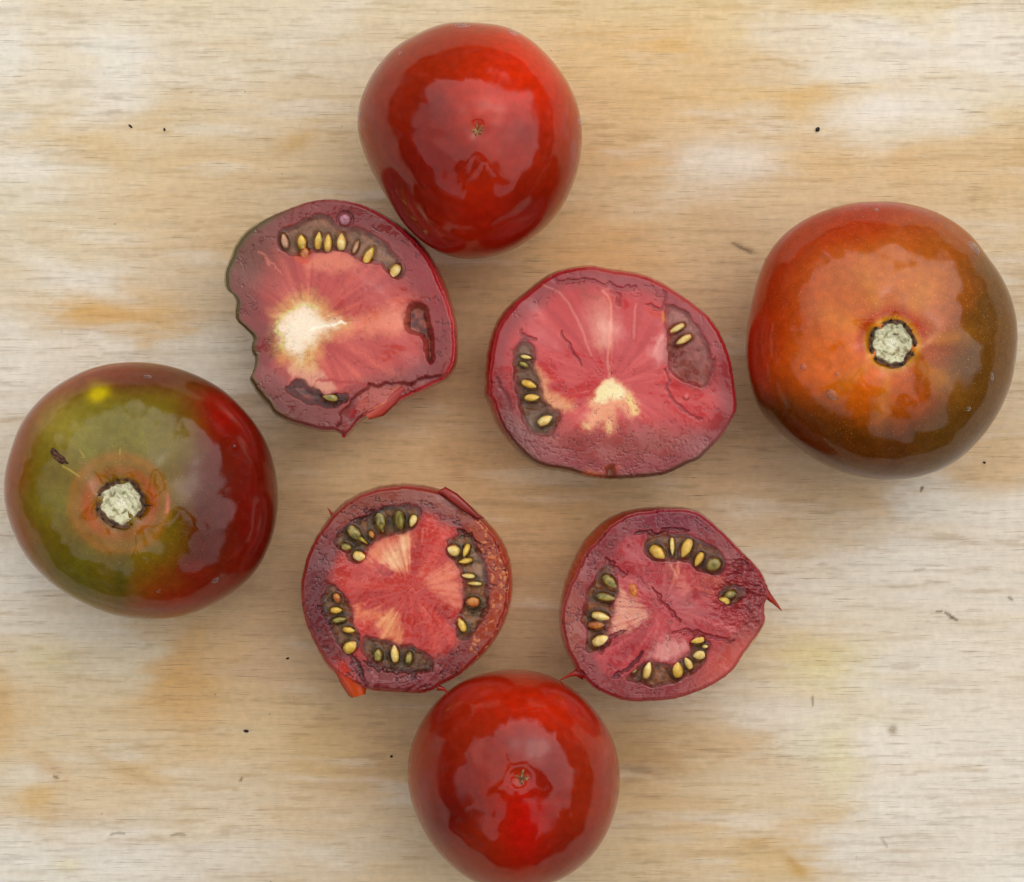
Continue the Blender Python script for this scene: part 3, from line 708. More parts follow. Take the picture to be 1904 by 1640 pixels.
def paintA(X, Y, E):
    z = a1; core = z([(560, 870)])[0]
    col = np.tile(lin((190, 70, 66)), (len(X), 1)); N = len(X)
    fb = fibres(X, Y, core, 3); col = mixc(col, (222, 104, 84), sst(0, .6, fb)*.5)
    col = mixc(col, (168, 40, 44), sst(0, .6, -fb)*.45)
    outer = sst(85, 30, E+10*fbm(X/40, Y/40, 9)); col = mixc(col, (124, 52, 54), .85*outer)
    p = z([(180, 420)])[0]; col = mixc(col, (112, 66, 50), .85*gauss(X, Y, p[0], p[1], 55, 75, 20))
    p = z([(420, 1420)])[0]; col = mixc(col, (110, 52, 46), .85*gauss(X, Y, p[0], p[1], 80, 32, 25))
    p = z([(1300, 500)])[0]; col = mixc(col, (178, 28, 44), .6*gauss(X, Y, p[0]+12, p[1], 28, 80, -25))
    col = mixc(col, (196, 24, 40), .75*sst(9, 2, E)*sst(600, 800, X))
    col = mixc(col, (80, 74, 34), .85*sst(16, 4, E)*sst(580, 480, X))
    wx, wy = warp(X, Y, 15, 8, 3)
    for pl, cc, f, s in [
        ([(830,850),(1000,780),(1190,730),(1230,800),(1210,910),(1000,930),(860,930),(740,950)], (228,132,106), 12, .8),
        ([(470,1080),(600,1100),(680,1200),(770,1280),(740,1310),(650,1300),(560,1220),(470,1180)], (214,150,128), 6, .85),
        ([(640,420),(760,380),(900,430),(900,500),(800,540),(640,520),(560,480)], (222,128,104), 9, .75),
        ([(500,400),(620,390),(600,470),(520,480)], (206,70,34), 4, .85),
        ([(430,740),(560,650),(690,720),(730,830),(880,850),(740,930),(660,990),(620,1150),(500,1120),(400,1060),(370,850)], (228,196,112), 15, .62),
        ([(490,780),(570,730),(640,790),(690,850),(800,860),(700,900),(630,960),(570,1010),(560,1080),(470,1030),(420,960),(400,900),(420,840)], (246,228,210), 12, .95),
        ([(960,1270),(1200,1250),(1210,1280),(1100,1360),(1000,1440),(930,1440),(880,1380)], (196,96,84), 4, .6),
        ([(1240,730),(1330,740),(1350,800),(1290,830),(1240,800)], (150,84,74), 3, .7)]:
        sd = sdf(wx, wy, chaikin(z(pl), 2)); sd = sd+5*fbm(X/7, Y/7, 77, 3)+3*fb; col = mixc(col, cc, s*sst(-1.5*f, 1.3*f, sd))
    for pl, wd, cc, s in [([(430,1040),(440,960),(380,900),(410,830),(470,770),(560,740),(640,760)],3,(206,206,80),.5),([(290,400),(360,490),(420,560)],2,(216,120,104),.5),
            ([(830,850),(700,870),(600,900)],3,(250,240,225),.8),([(1180,1270),(1080,1360),(1000,1430)],3,(222,120,90),.8),([(760,1290),(900,1270),(980,1240)],4,(150,34,34),.6),
            ([(650,1210),(820,1230),(980,1240)],5,(170,34,36),.7),([(490,120),(480,200),(470,280)],3,(120,28,34),.6),([(720,130),(710,180),(740,240)],4,(130,44,48),.6)]:
        col = mixc(col, cc, s*strokem(wx, wy, z(pl), wd, 3))
    q = z([(825, 200)])[0]; d = np.hypot(X-q[0], Y-q[1])
    col = mixc(col, (196, 140, 160), .8*sst(12, 8, d)); col = mixc(col, (110, 50, 58), .6*np.exp(-((d-16)/3)**2))
    h = .0010*np.clip(1-(d/11)**2, 0, 1)**.5-.0004*np.exp(-((d-14)/2.5)**2)
    sq = squig(X, Y, 9, .13, -.05, 31)*sst(75, 25, E); sq2 = squig(X, Y, 6, .16, .0, 41)*.6
    col = mixc(col, (92, 18, 26), .75*np.maximum(sq, sq2*.6))
    h = h-.00015*sq-.00005*sq2+.00007*fbm(X/16, Y/16, 51, 3)+.00002*fb
    # slumped shelf at the lower right, dropped below the main face
    sh = sst(-3, 3, sdf(wx, wy, z([(880,1330),(980,1250),(1210,1240),(1500,1180),(1560,1300),(900,1620),(760,1600),(800,1440)])))
    h = h-.0016*sh
    ro = .10+.04*fbm(X/20, Y/20, 61, 3)-.05*outer
    return col, h, np.clip(ro, .06, .5)
def skinA(X, Y, th, dz):
    c = band(th, [(0,(176,14,28)),(40,(170,30,26)),(75,(150,40,30)),(110,(90,60,30)),(150,(78,74,34)),(180,(120,60,40)),(200,(96,92,40)),(235,(98,84,36)),(262,(150,40,36)),(300,(172,14,28))])
    return A(c*(1+.15*fbm(X/9, Y/9, 3, 3))[:, None], .1)
locA = [dict(p=a1([(400,290),(480,230),(600,180),(720,170),(790,250),(900,240),(1000,290),(1110,380),(1200,460),(1205,560),(1120,575),(1060,490),(960,480),(900,450),(820,400),(700,400),(600,410),(520,440),(450,430),(400,360)]),
             d=1.5, floor=(168,104,76), floor2=(134,76,44), rim=(150,64,56), ring=.6, tint=(.96,.94,.84), sac=(.62,.60,.32)),
        dict(p=a1([(1235,720),(1330,740),(1365,830),(1385,960),(1395,1080),(1370,1135),(1340,1080),(1335,960),(1270,925),(1212,905),(1205,800)]), d=3.2, floor=(156,70,46), floor2=(92,28,18), rim=(136,34,32), dry=1),
        dict(p=a1([(440,1260),(545,1215),(620,1270),(700,1320),(765,1300),(850,1310),(830,1360),(740,1400),(640,1380),(540,1340),(470,1300)]), d=3.5, floor=(160,66,54), floor2=(92,34,24), tint=(.95,.86,.82))]
seedA = S(a1, 3.417, [(440,335,88,46,-105,'pale'),(548,340,84,58,-95,'yellow'),(655,332,100,50,-85,'yellow'),(715,345,105,50,-88,'yellow'),(800,338,100,58,-90,'cream'),(893,370,80,32,110-180,'pale'),(975,425,105,52,-62,'yellow'),(1140,525,84,62,120,'cream'),
                      (730,1330,90,46,190,'olive'),(568,410,70,60,-90,'orange')])
hA, fA, zA = make_half(a1, P1, a1([(760, 830)])[0], [(0,7),(40,5),(80,3),(140,6),(180,3),(200,8),(230,6),(262,3),(300,5),(330,9)], .0285, paintA, skinA,
    'torn tomato half with white core and ragged left side, below left of the top tomato', locA, seedA, 11, sm=1)

# ---- upper right half
a2 = Z(880, 470, 3.6615)
P2 = a2([(830,72),(860,85),(1000,105),(1150,125),(1290,185),(1420,270),(1560,370),(1660,470),(1740,640),(1780,800),(1800,960),(1810,1060),(1780,1130),(1740,1190),(1700,1260),(1610,1350),(1550,1415),(1470,1440),(1400,1480),(1290,1525),(1100,1545),(950,1548),(800,1540),(690,1510),(590,1490),(470,1475),(380,1430),(320,1385),(240,1290),(190,1230),(130,1120),(90,1000),(65,965),(75,900),(75,780),(90,650),(120,540),(170,430),(250,340),(320,280),(420,200),(510,135),(570,108),(650,90),(740,75)])
def paintB(X, Y, E):
    z = a2; core = z([(930, 900)])[0]
    col = np.tile(lin((196, 62, 66)), (len(X), 1))
    fb = fibres(X, Y, core, 13, 30, 40); col = mixc(col, (216, 96, 92), sst(0, .6, fb)*.45); col = mixc(col, (170, 42, 50), sst(0, .6, -fb)*.4)
    lowm = sst(0, 60, Y-z([(0, 1080)])[0][1]+10*fbm(X/30, Y/30, 3)); col = mixc(col, (144, 66, 62), .85*lowm)
    outer = sst(50, 12, E+8*fbm(X/40, Y/40, 19)); col = mixc(col, (140, 52, 58), .8*outer)
    p = z([(250, 1180)])[0]; col = mixc(col, (98, 40, 34), .8*gauss(X, Y, p[0], p[1], 26, 60, -30))
    col = mixc(col, (84, 66, 40), .75*sst(13, 3, E)*sst(790, 860, Y)); col = mixc(col, (168, 22, 30), .8*sst(13, 3, E)*sst(800, 740, Y))
    wx, wy = warp(X, Y, 16, 7, 23)
    for pl, cc, f, s in [
        ([(780,300),(940,280),(960,500),(940,640),(820,640),(770,480)], (216,130,118), 16, .6),
        ([(820,440),(930,430),(930,620),(850,640)], (226,160,142), 14, .7),
        ([(1210,640),(1300,540),(1330,640),(1320,740),(1240,760)], (226,152,152), 9, .75),
        ([(420,740),(470,860),(560,990),(660,1000),(700,1050),(600,1080),(510,1080),(460,960),(420,860)], (232,168,126), 8, .85),
        ([(910,850),(1010,900),(1090,980),(1120,1110),(1060,1130),(990,1040),(970,1060),(970,1200),(920,1230),(890,1120),(820,1210),(740,1200),(760,1140),(830,1060),(770,1020),(850,940)], (232,160,124), 8, .9),
        ([(910,860),(1000,910),(1030,980),(940,1000),(820,1020),(850,940)], (248,232,186), 6, .95),
        ([(1050,960),(1110,1080),(1090,1110),(1040,1010)], (238,214,140), 4, .8),
        ([(1170,350),(1240,390),(1290,400),(1300,470),(1240,440),(1180,390)], (196,44,22), 3, .9),
        ([(1265,400),(1300,400),(1305,480),(1280,470)], (226,130,40), 2.5, .8),
        ([(690,230),(760,220),(800,290),(880,310),(830,340),(740,310)], (168,66,46), 4, .6),
        ([(870,1450),(1000,1440),(960,1520),(900,1520)], (196,90,50), 6, .6),
        ([(740,1490),(890,1500),(860,1535),(760,1525)], (190,90,44), 5, .6)]:
        sd = sdf(wx, wy, chaikin(z(pl), 2)); sd = sd+5*fbm(X/7, Y/7, 77, 3)+3*fb; col = mixc(col, cc, s*sst(-1.5*f, 1.3*f, sd))
    h = np.zeros(len(X))
    for pl, wd, cc, s in [([(925,850),(915,740),(920,640),(935,500),(945,400),(930,300),(880,260)],2.2,(236,160,140),.7),([(800,700),(740,520),(680,400),(600,270),(480,220)],1.8,(232,150,140),.6),
            ([(1090,580),(1095,430),(1110,350)],1.6,(228,150,140),.6),([(600,540),(660,660),(730,760)],2,(140,36,46),.7),([(1310,800),(1330,870),(1330,960),(1420,1060),(1560,1140)],2.5,(140,36,46),.6),
            ([(500,130),(600,210),(760,180),(900,210),(970,250),(1100,230)],5,(128,38,48),.5),([(1290,250),(1310,310),(1260,390),(1180,350)],3,(130,36,44),.6),([(950,260),(1000,300),(990,370)],6,(150,34,44),.6),
            ([(170,850),(190,930),(240,980),(250,1080)],5,(110,36,40),.6),([(320,540),(360,580),(430,590)],5,(100,40,52),.6),([(400,900),(450,880),(520,1060)],2,(230,150,110),.4),
            ([(1240,670),(1250,620),(1300,560)],3,(240,180,175),.6),([(750,1160),(790,1200)],5,(236,214,150),.7),([(920,1150),(930,1220)],7,(236,214,150),.7)]:
        lt = sum(cc) > 400; mk = strokem(.75*X+.25*wx if lt else wx, .75*Y+.25*wy if lt else wy, z(pl), wd, 3); col = mixc(col, cc, s*(.55 if lt else 1)*mk)
        if sum(cc) < 330: h = h-.0003*mk
    q = z([(935, 1500)])[0]; gk = strokem(X, Y, z([(935,1480),(935,1560)]), 3, 13); col = mixc(col, (84, 40, 20), .8*gk); h = h-.0014*gk
    for (bx, by, br) in [(1380,690,5),(1380,760,5.5),(1535,660,3),(1600,770,4),(1450,980,6),(1630,710,5),(1570,610,2)]:
        q = z([(bx, by)])[0]; d = np.hypot(X-q[0], Y-q[1]); h = h+.0006*np.clip(1-(d/br)**2, 0, 1)**.5; col = mixc(col, (216, 120, 120), .5*sst(br, br-2, d))
    sq = squig(X, Y, 6, .17, -.12, 131)*lowm; sq2 = squig(X, Y, 9, .12, .05, 141)*sst(60, 20, E); sq3 = squig(X, Y, 7, .12, .12, 151)*sst(620, 720, Y)
    col = mixc(col, (104, 22, 30), .7*np.maximum(np.maximum(sq, sq2), .7*sq3))
    h = h-.00012*sq-.00014*sq2-.00008*sq3+.00006*fbm(X/18, Y/18, 153, 3)
    ro = .10+.04*fbm(X/20, Y/20, 161, 3)+.06*lowm
    return col, h, np.clip(ro, .05, .5)
def skinB(X, Y, th, dz):
    c = band(th, [(0,(172,22,24)),(35,(120,44,30)),(60,(70,50,26)),(90,(62,50,24)),(115,(88,84,56)),(140,(96,40,26)),(170,(158,26,20)),(220,(168,20,24)),(300,(176,18,30))])
    return A(c*(1+.15*fbm(X/9, Y/9, 3, 3))[:, None], .1)
locB = [dict(p=a2([(300,620),(360,590),(425,650),(420,760),(450,880),(510,1050),(600,1095),(580,1180),(520,1250),(400,1245),(330,1150),(300,1020),(270,850),(265,700)]), d=1.3, floor=(138,92,68), floor2=(112,72,44), ring=.6, tint=(.97,.95,.88), sac=(.55,.50,.24)),
        dict(p=a2([(1315,350),(1400,370),(1490,430),(1570,560),(1630,700),(1640,850),(1590,930),(1500,900),(1400,870),(1340,820),(1310,700),(1330,560),(1300,440)]), d=1.1, floor=(184,98,92), floor2=(160,70,54), tint=(.90,.80,.76), sac=(.55,.42,.22))]
seedB = S(a2, 3.6615, [(1385,515,105,42,-28,'cream'),(1432,592,105,48,-30,'cream'),(380,895,100,50,20,'yellow'),(400,985,95,50,-5,'yellow'),(490,1140,100,62,-28,'cream'),(360,710,70,28,10,'cream'),(345,762,60,34,25,'olive')])
seedB = [(x, y, l, w_, a+180 if x > 1200 else a, m_) for x, y, l, w_, a, m_ in seedB]
hB, fB, zB = make_half(a2, P2, a2([(940, 820)])[0], [(0,3),(30,3),(60,2.5),(90,3),(120,6),(150,9),(185,12),(215,9),(240,6),(300,6),(340,5)], .0295, paintB, skinB,
    'large pink tomato half with pale arched core, left of the orange and olive tomato', locB, seedB, 21)

# ---- lower left half
a3 = Z(540, 880, 3.814)
P3 = a3([(800,70),(940,82),(1080,115),(1150,160),(1250,210),(1350,295),(1450,400),(1530,520),(1575,680),(1582,850),(1550,1000),(1480,1160),(1380,1290),(1260,1400),(1160,1470),(1070,1515),(1000,1560),(900,1580),(750,1570),(620,1560),(550,1550),(480,1520),(400,1500),(310,1440),(230,1370),(180,1260),(130,1160),(90,1040),(65,900),(62,780),(90,640),(150,480),(230,360),(290,275),(380,195),(500,130),(640,85)])
def paintC(X, Y, E):
    z = a3; core = z([(850, 820)])[0]
    col = np.tile(lin((188, 54, 48)), (len(X), 1))
    fb = fibres(X, Y, core, 23, 24, 26); col = mixc(col, (216, 84, 72), sst(0, .6, fb)*.5); col = mixc(col, (160, 30, 30), sst(0, .6, -fb)*.45)
    outer = sst(62, 38, E+8*fbm(X/40, Y/40, 29)); col = mixc(col, (112, 44, 46), .88*outer)
    p = z([(250, 900)])[0]; col = mixc(col, (92, 34, 44), .75*gauss(X, Y, p[0]-14, p[1], 26, 70))
    rt = sst(40, 30, E)*sst(z([(1180, 0)])[0][0], z([(1330, 0)])[0][0], X); col = mixc(col, (160, 62, 30), .9*rt*sst(1240, 1150, Y))
    top = sst(38, 26, E)*sst(z([(0, 460)])[0][1], z([(0, 260)])[0][1], Y); col = mixc(col, (150, 84, 66), .5*top)
    col = mixc(col, (150, 40, 26), .7*sst(10, 3, E))
    fr = fibres(X, Y, core, 45, 44, 70); col = mixc(col, (226, 130, 112), .35*sst(.1, .6, fr)*sst(70, 20, np.hypot(X-core[0], Y-core[1])))
    wx, wy = warp(X, Y, 13, 9, 33)
    for pl, cc, f, s in [
        ([(540,600),(560,520),(650,450),(800,410),(890,430),(860,500),(840,600),(840,700),(770,700),(700,645),(620,650)], (222,130,96), 6, .85),
        ([(640,600),(760,480),(840,440),(800,560),(820,670),(740,650)], (244,204,160), 9, .8),
        ([(940,720),(1100,680),(1190,580),(1170,700),(1230,800),(1250,870),(1200,970),(1120,940),(1050,860),(970,790)], (228,136,112), 8, .85),
        ([(430,930),(520,960),(640,950),(750,980),(780,1060),(780,1180),(700,1210),(640,1190),(610,1070),(500,1040),(440,1010)], (226,136,100), 6, .85),
        ([(620,990),(720,980),(760,1100),(720,1190),(650,1080)], (236,176,120), 8, .6),
        ([(1020,900),(1100,950),(1170,1030),(1160,1120),(1080,1040)], (150,22,20), 6, .8),
        ([(590,690),(680,670),(720,720),(620,730)], (148,26,26), 3, .8),
        ([(360,1290),(420,1400),(560,1540),(430,1600),(330,1460)], (206,52,22), 5, .8),
        ([(240,1330),(360,1330),(400,1480),(300,1440)], (176,36,34), 8, .6)]:
        sd = sdf(wx, wy, chaikin(z(pl), 2)); sd = sd+7*fbm(X/8, Y/8, 77, 3)+6*fr; col = mixc(col, cc, s*np.clip(.85+.45*fr, 0, 1)*sst(-1.8*f, 2.0*f, sd))
    h = np.zeros(len(X))
    for pl, wd, cc, s in [([(420,340),(560,290),(700,235)],4,(50,22,24),.9),([(430,1290),(480,1380),(560,1500)],9,(70,20,20),.75),([(200,940),(240,1010),(290,1060)],5,(60,18,22),.8),
            ([(940,400),(930,500)],2,(240,150,130),.5),([(860,880),(850,960),(880,1010),(960,1000)],4,(228,96,96),.5),([(1200,400),(1280,440),(1330,500)],4,(60,20,16),.8),
            ([(1200,820),(1300,850),(1400,870)],3,(150,70,70),.7),([(520,1340),(700,1400),(900,1420),(1020,1380)],5,(50,20,12),.8)]:
        lt = sum(cc) > 400; mk = strokem(.75*X+.25*wx if lt else wx, .75*Y+.25*wy if lt else wy, z(pl), wd, 3); col = mixc(col, cc, s*(.55 if lt else 1)*mk)
        if sum(cc) < 260: h = h-.0006*mk
    for pl, wd in [([(400,1310),(440,1400),(530,1520)],10),([(600,1490),(800,1500),(980,1460),(1040,1370)],12),([(550,1420),(600,1500)],12)]:
        mk = strokem(wx, wy, z(pl), wd, 6); col = mixc(col, (150, 70, 80), .5*mk); h = h+.0003*mk
    q = sdf(wx, wy, z([(600,1460),(780,1460),(960,1480),(1000,1530),(700,1540),(600,1520)])); col = mixc(col, (110, 22, 24), .6*sst(-2, 2, q))
    sq = squig(X, Y, 8, .16, -.15, 231)*sst(60, 30, E); sq2 = squig(X, Y, 7, .13, .0, 241)
    col = mixc(col, (62, 12, 18), .85*sq); col = mixc(col, (236, 130, 116), .3*sq2*sst(50, 70, E))  # dark rim pits, then pale wet glints painted into the inner flesh
    sp = sst(.35, .5, fbm(X/7, Y/7, 271, 2))*rt; col = mixc(col, (206, 130, 80), .7*sp)
    h = h-.00022*sq+.00003*sq2+.00010*fbm(X/16, Y/16, 253, 3)
    ro = .10+.04*fbm(X/20, Y/20, 261, 3)
    return col, h, np.clip(ro, .05, .5)
def skinC(X, Y, th, dz):
    c = band(th, [(0,(186,48,14)),(40,(176,36,16)),(80,(160,26,20)),(120,(190,40,16)),(160,(110,24,22)),(200,(120,30,20)),(240,(140,52,24)),(290,(156,36,22)),(330,(170,46,18))])
    return A(c*(1+.15*fbm(X/9, Y/9, 3, 3))[:, None], .1)
g3l = dict(d=1.5, floor=(160,98,56), floor2=(98,58,24), rim=(112,30,26), tint=(.96,.93,.80), sac=(.50,.52,.22))
locC = [dict(g3l, p=a3([(350,410),(430,345),(560,290),(700,232),(870,210),(925,260),(912,350),(860,405),(780,420),(680,440),(560,500),(540,570),(500,640),(420,625),(380,570),(300,510),(310,470)])),
        dict(g3l, p=a3([(1200,405),(1280,445),(1340,530),(1400,680),(1412,850),(1400,1000),(1330,1110),(1250,1190),(1190,1180),(1160,1080),(1215,960),(1235,850),(1210,720),(1170,620),(1105,560),(1120,480),(1190,450)])),
        dict(g3l, p=a3([(220,830),(280,780),(350,815),(400,900),(440,960),(430,1040),(480,1100),(490,1200),(450,1285),(380,1265),(300,1150),(280,1050),(225,1000),(205,930)])),
        dict(g3l, p=a3([(490,1200),(540,1150),(640,1195),(750,1205),(860,1230),(960,1270),(1010,1330),(1010,1380),(900,1420),(750,1410),(620,1370),(520,1300)]), floor=(140,84,48))]
seedC = S(a3, 3.814, [(638,345,120,70,78,'olive'),(650,390,60,22,80,'yellow'),(775,335,125,70,82,'olive'),(790,340,70,30,80,'cream'),(868,338,80,52,110,'cream'),(455,430,120,74,48,'olive'),(515,478,70,24,40,'yellow'),(395,525,70,50,10,'olive'),(490,592,92,70,20,'cream'),
        (1155,548,86,76,200,'cream'),(1245,548,90,44,110,'yellow'),(1240,622,90,40,170,'yellow'),(1260,728,88,36,185,'cream'),(1305,782,92,30,182,'cream'),(1290,915,92,72,180,'orange'),(1215,1075,96,52,245,'yellow'),
        (330,885,66,50,60,'orange'),(325,972,76,46,0,'yellow'),(345,1040,90,40,-10,'olive'),(415,1112,80,42,10,'yellow'),(425,1232,100,82,-40,'yellow'),(738,1282,112,58,-95,'cream'),(575,435,50,40,70,'orange'),(620,1290,80,60,-90,'olive'),(840,1310,80,50,-80,'olive')])
hC, fC, zC = make_half(a3, P3, a3([(830, 830)])[0], [(0,9),(30,6),(60,4),(100,4),(130,8),(160,3),(200,3),(230,6),(270,5),(300,7),(330,9)], .0270, paintC, skinC,
    'small tomato half with olive seeds and a flap, up and left of the bottom tomato', locC, seedC, 31)

# ---- lower right half
a4 = Z(1020, 920, 4.0)
P4 = a4([(840,88),(950,90),(1080,100),(1180,160),(1290,255),(1400,370),(1500,470),(1590,560),(1630,640),(1660,710),(1650,760),(1620,810),(1620,880),(1635,930),(1600,1020),(1540,1110),(1460,1200),(1400,1300),(1310,1380),(1180,1450),(1020,1510),(900,1540),(750,1550),(600,1555),(480,1520),(350,1460),(280,1400),(230,1330),(195,1320),(190,1280),(130,1180),(85,1040),(75,900),(95,750),(130,620),(190,480),(260,350),(370,230),(500,145),(640,105),(750,95)])
def paintD(X, Y, E):
    z = a4; core = z([(850, 850)])[0]
    col = np.tile(lin((172, 54, 62)), (len(X), 1))
    fb = fibres(X, Y, core, 33, 24, 26); col = mixc(col, (206, 84, 88), sst(0, .6, fb)*.45); col = mixc(col, (146, 30, 42), sst(0, .6, -fb)*.45)
    outer = sst(46, 28, E+7*fbm(X/40, Y/40, 39)); col = mixc(col, (134, 56, 60), .85*outer)
    p = z([(900, 190)])[0]; col = mixc(col, (122, 48, 66), .8*gauss(X, Y, p[0], p[1], 60, 22))
    p = z([(1450, 650)])[0]; col = mixc(col, (132, 20, 26), .85*gauss(X, Y, p[0], p[1], 34, 44, 30))
    p = z([(1350, 1200)])[0]; col = mixc(col, (198, 84, 72), .85*gauss(X, Y, p[0], p[1]+8, 62, 22, -42))
    p = z([(170, 1000)])[0]; col = mixc(col, (164, 90, 76), .7*gauss(X, Y, p[0], p[1]-10, 16, 70))
    col = mixc(col, (160, 30, 34), .6*sst(8, 2, E))
    fr = fibres(X, Y, core, 55, 44, 70); col = mixc(col, (226, 130, 112), .35*sst(.1, .6, fr)*sst(70, 20, np.hypot(X-core[0], Y-core[1])))
    wx, wy = warp(X, Y, 13, 8, 43)
    for pl, cc, f, s in [
        ([(500,640),(560,720),(650,800),(760,900),(690,940),(560,1000),(430,1040),(460,920),(480,800)], (224,160,140), 6, .9),
        ([(880,1040),(1060,1120),(1000,1190),(900,1230),(760,1220),(780,1130)], (220,150,146), 7, .85),
        ([(880,480),(930,470),(980,560),(1080,680),(1010,750),(940,700)], (216,120,104), 9, .7),
        ([(740,880),(860,880),(900,1040),(780,1080)], (210,92,96), 12, .6),
        ([(580,640),(620,610),(670,740),(620,780)], (206,110,86), 5, .7),
        ([(1080,560),(1200,600),(1330,640),(1420,680),(1260,740),(1120,690)], (176,56,40), 8, .8),
        ([(1120,580),(1240,600),(1320,660),(1200,680)], (190,96,76), 6, .6)]:
        sd = sdf(wx, wy, chaikin(z(pl), 2)); sd = sd+7*fbm(X/8, Y/8, 77, 3)+6*fr; col = mixc(col, cc, s*np.clip(.85+.45*fr, 0, 1)*sst(-1.8*f, 2.0*f, sd))
    h = np.zeros(len(X))
    for pl, wd, cc, s in [([(640,300),(760,290),(860,255),(1020,262)],5,(96,22,32),.85),([(710,1160),(620,1270),(480,1370)],4,(84,18,28),.85),([(440,470),(480,540),(600,600)],8,(110,20,26),.7),
            ([(560,1000),(440,1090),(380,1170)],5,(96,30,34),.6),([(920,1020),(1080,1010),(1220,1060),(1380,1080)],4,(120,26,36),.6),([(880,470),(930,560),(960,620)],2,(236,170,150),.6),
            ([(960,490),(970,590)],2,(236,170,150),.6),([(780,700),(860,830),(980,930)],3,(130,30,42),.5),([(1100,690),(1220,730)],3,(226,120,100),.6)]:
        lt = sum(cc) > 400; mk = strokem(.75*X+.25*wx if lt else wx, .75*Y+.25*wy if lt else wy, z(pl), wd, 3); col = mixc(col, cc, s*(.55 if lt else 1)*mk)
        if sum(cc) < 260: h = h-.0006*mk
    sq = squig(X, Y, 7, .15, -.1, 331)*sst(50, 24, E); sq2 = squig(X, Y, 8, .12, .02, 341)
    smooth = gauss(X, Y, z([(1300, 1220)])[0][0], z([(1300, 1220)])[0][1], 60, 30, -40)
    sq *= 1-smooth; sq2 *= 1-smooth
    col = mixc(col, (88, 14, 24), .8*np.maximum(sq, .7*sq2))
    rg = sst(.1, .5, gauss(X, Y, z([(1480, 700)])[0][0], z([(1480, 700)])[0][1], 36, 50, 30))
    h = h-.00018*sq-.00006*sq2+.00009*fbm(X/16, Y/16, 353, 3)+rg*.0009*fbm(X/11, Y/6, 363, 3)
    ro = .10+.04*fbm(X/20, Y/20, 361, 3)
    return col, h, np.clip(ro, .05, .5)
def skinD(X, Y, th, dz):
    c = band(th, [(0,(168,36,28)),(20,(196,110,34)),(40,(176,40,28)),(90,(166,48,40)),(140,(160,36,34)),(180,(158,52,36)),(210,(160,58,28)),(235,(150,56,26)),(265,(140,30,28)),(320,(150,20,28))])
    return A(c*(1+.15*fbm(X/9, Y/9, 3, 3))[:, None], .1)
g4l = dict(d=1.4, floor=(168,100,60), floor2=(120,62,32), rim=(130,34,34), tint=(.97,.93,.82), sac=(.50,.46,.20))
locD = [dict(g4l, p=a4([(700,360),(740,302),(860,285),(1000,290),(1150,330),(1260,420),(1310,500),(1290,590),(1200,600),(1090,540),(1000,490),(880,485),(770,490),(705,430)]), floor=(160,100,64)),
        dict(g4l, p=a4([(440,500),(505,570),(520,700),(490,830),(455,920),(440,1020),(455,1100),(380,1160),(290,1180),(268,1120),(290,1000),(230,950),(260,800),(300,680),(370,560)])),
        dict(g4l, p=a4([(750,1230),(860,1280),(960,1235),(1060,1170),(1045,1080),(1150,1040),(1205,1110),(1180,1240),(1120,1310),(1010,1380),(860,1430),(700,1430),(600,1405),(572,1370),(670,1260)])),
        dict(g4l, p=a4([(1270,700),(1340,660),(1440,690),(1480,740),(1400,820),(1320,830),(1255,770)]), floor=(150,76,46))]
seedD = S(a4, 4.0, [(812,430,120,84,40,'yellow'),(920,385,120,36,88,'cream'),(1025,398,135,74,115,'yellow'),(1120,482,105,58,118,'yellow'),(1225,522,104,90,150,'olive'),(1350,745,84,56,160,'olive'),(1310,788,80,50,200,'yellow'),(455,648,120,72,42,'olive'),(425,762,128,58,10,'olive'),(388,905,124,64,12,'cream'),
        (355,968,112,58,0,'orange'),(385,1080,118,76,-25,'cream'),(632,712,90,66,75,'orange'),(1108,1085,96,50,170,'yellow'),(1166,1130,42,30,0,'cream'),(1120,1195,84,68,170,'cream'),(1040,1255,90,58,-120,'cream'),(960,1302,112,80,-95,'yellow'),(735,1305,116,60,-75,'cream'),(640,1300,60,36,-60,'olive')])
hD, fD, zD = make_half(a4, P4, a4([(850, 840)])[0], [(0,4),(20,6),(40,3),(90,3),(150,4),(180,7),(210,14),(235,15),(255,7),(280,4),(320,3)], .0270, paintD, skinD,
    'small tomato half with thin skin threads sticking out, up and right of the bottom tomato', locD, seedD, 41)

# ---- torn flaps and threads of skin
def strip(name, g, pts, widths, zs, thick, c1, c2, zref, m='flesh'):
    p = np.array(pts, float); n = len(p); V = []; cc = []
    for i in range(n):
        t = p[min(i+1, n-1)]-p[max(i-1, 0)]; t = t/(np.hypot(*t)+1e-9); nn = np.array([-t[1], t[0]])
        for k, s in enumerate((-1, -.55, 0, .55, 1, .55, 0, -.55)):
            q = p[i]+nn*s*widths[i]*.5; z = zs[i]+(thick if k in (1, 2, 3) else (-thick if k > 4 else 0))*(1.2 if s == 0 else .8)
            x, y = W(q[0], q[1], z); V.append((x-g.location.x, y-g.location.y, z))
            cc.append(lin(c1)*(1-i/(n-1))+lin(c2)*i/(n-1))
    ro = np.full(len(V), .2)
    return mesh(name, np.array(V), gridfaces(n, 8, True), M[m], g, A(np.array(cc), ro))
strip('skin_thread', hD, a4([(1600,720),(1640,760),(1675,795),(1705,828),(1735,864)]), [20,13,9,6,1.5], [.024,.0245,.023,.0215,.020], .0006, (150,24,20), (176,60,34), zD)
strip('skin_thread', hD, a4([(260,1330),(200,1325),(150,1345),(110,1365),(78,1382)]), [24,12,6,4,1], [.024,.0245,.0238,.023,.022], .0006, (160,30,30), (190,70,54), zD)
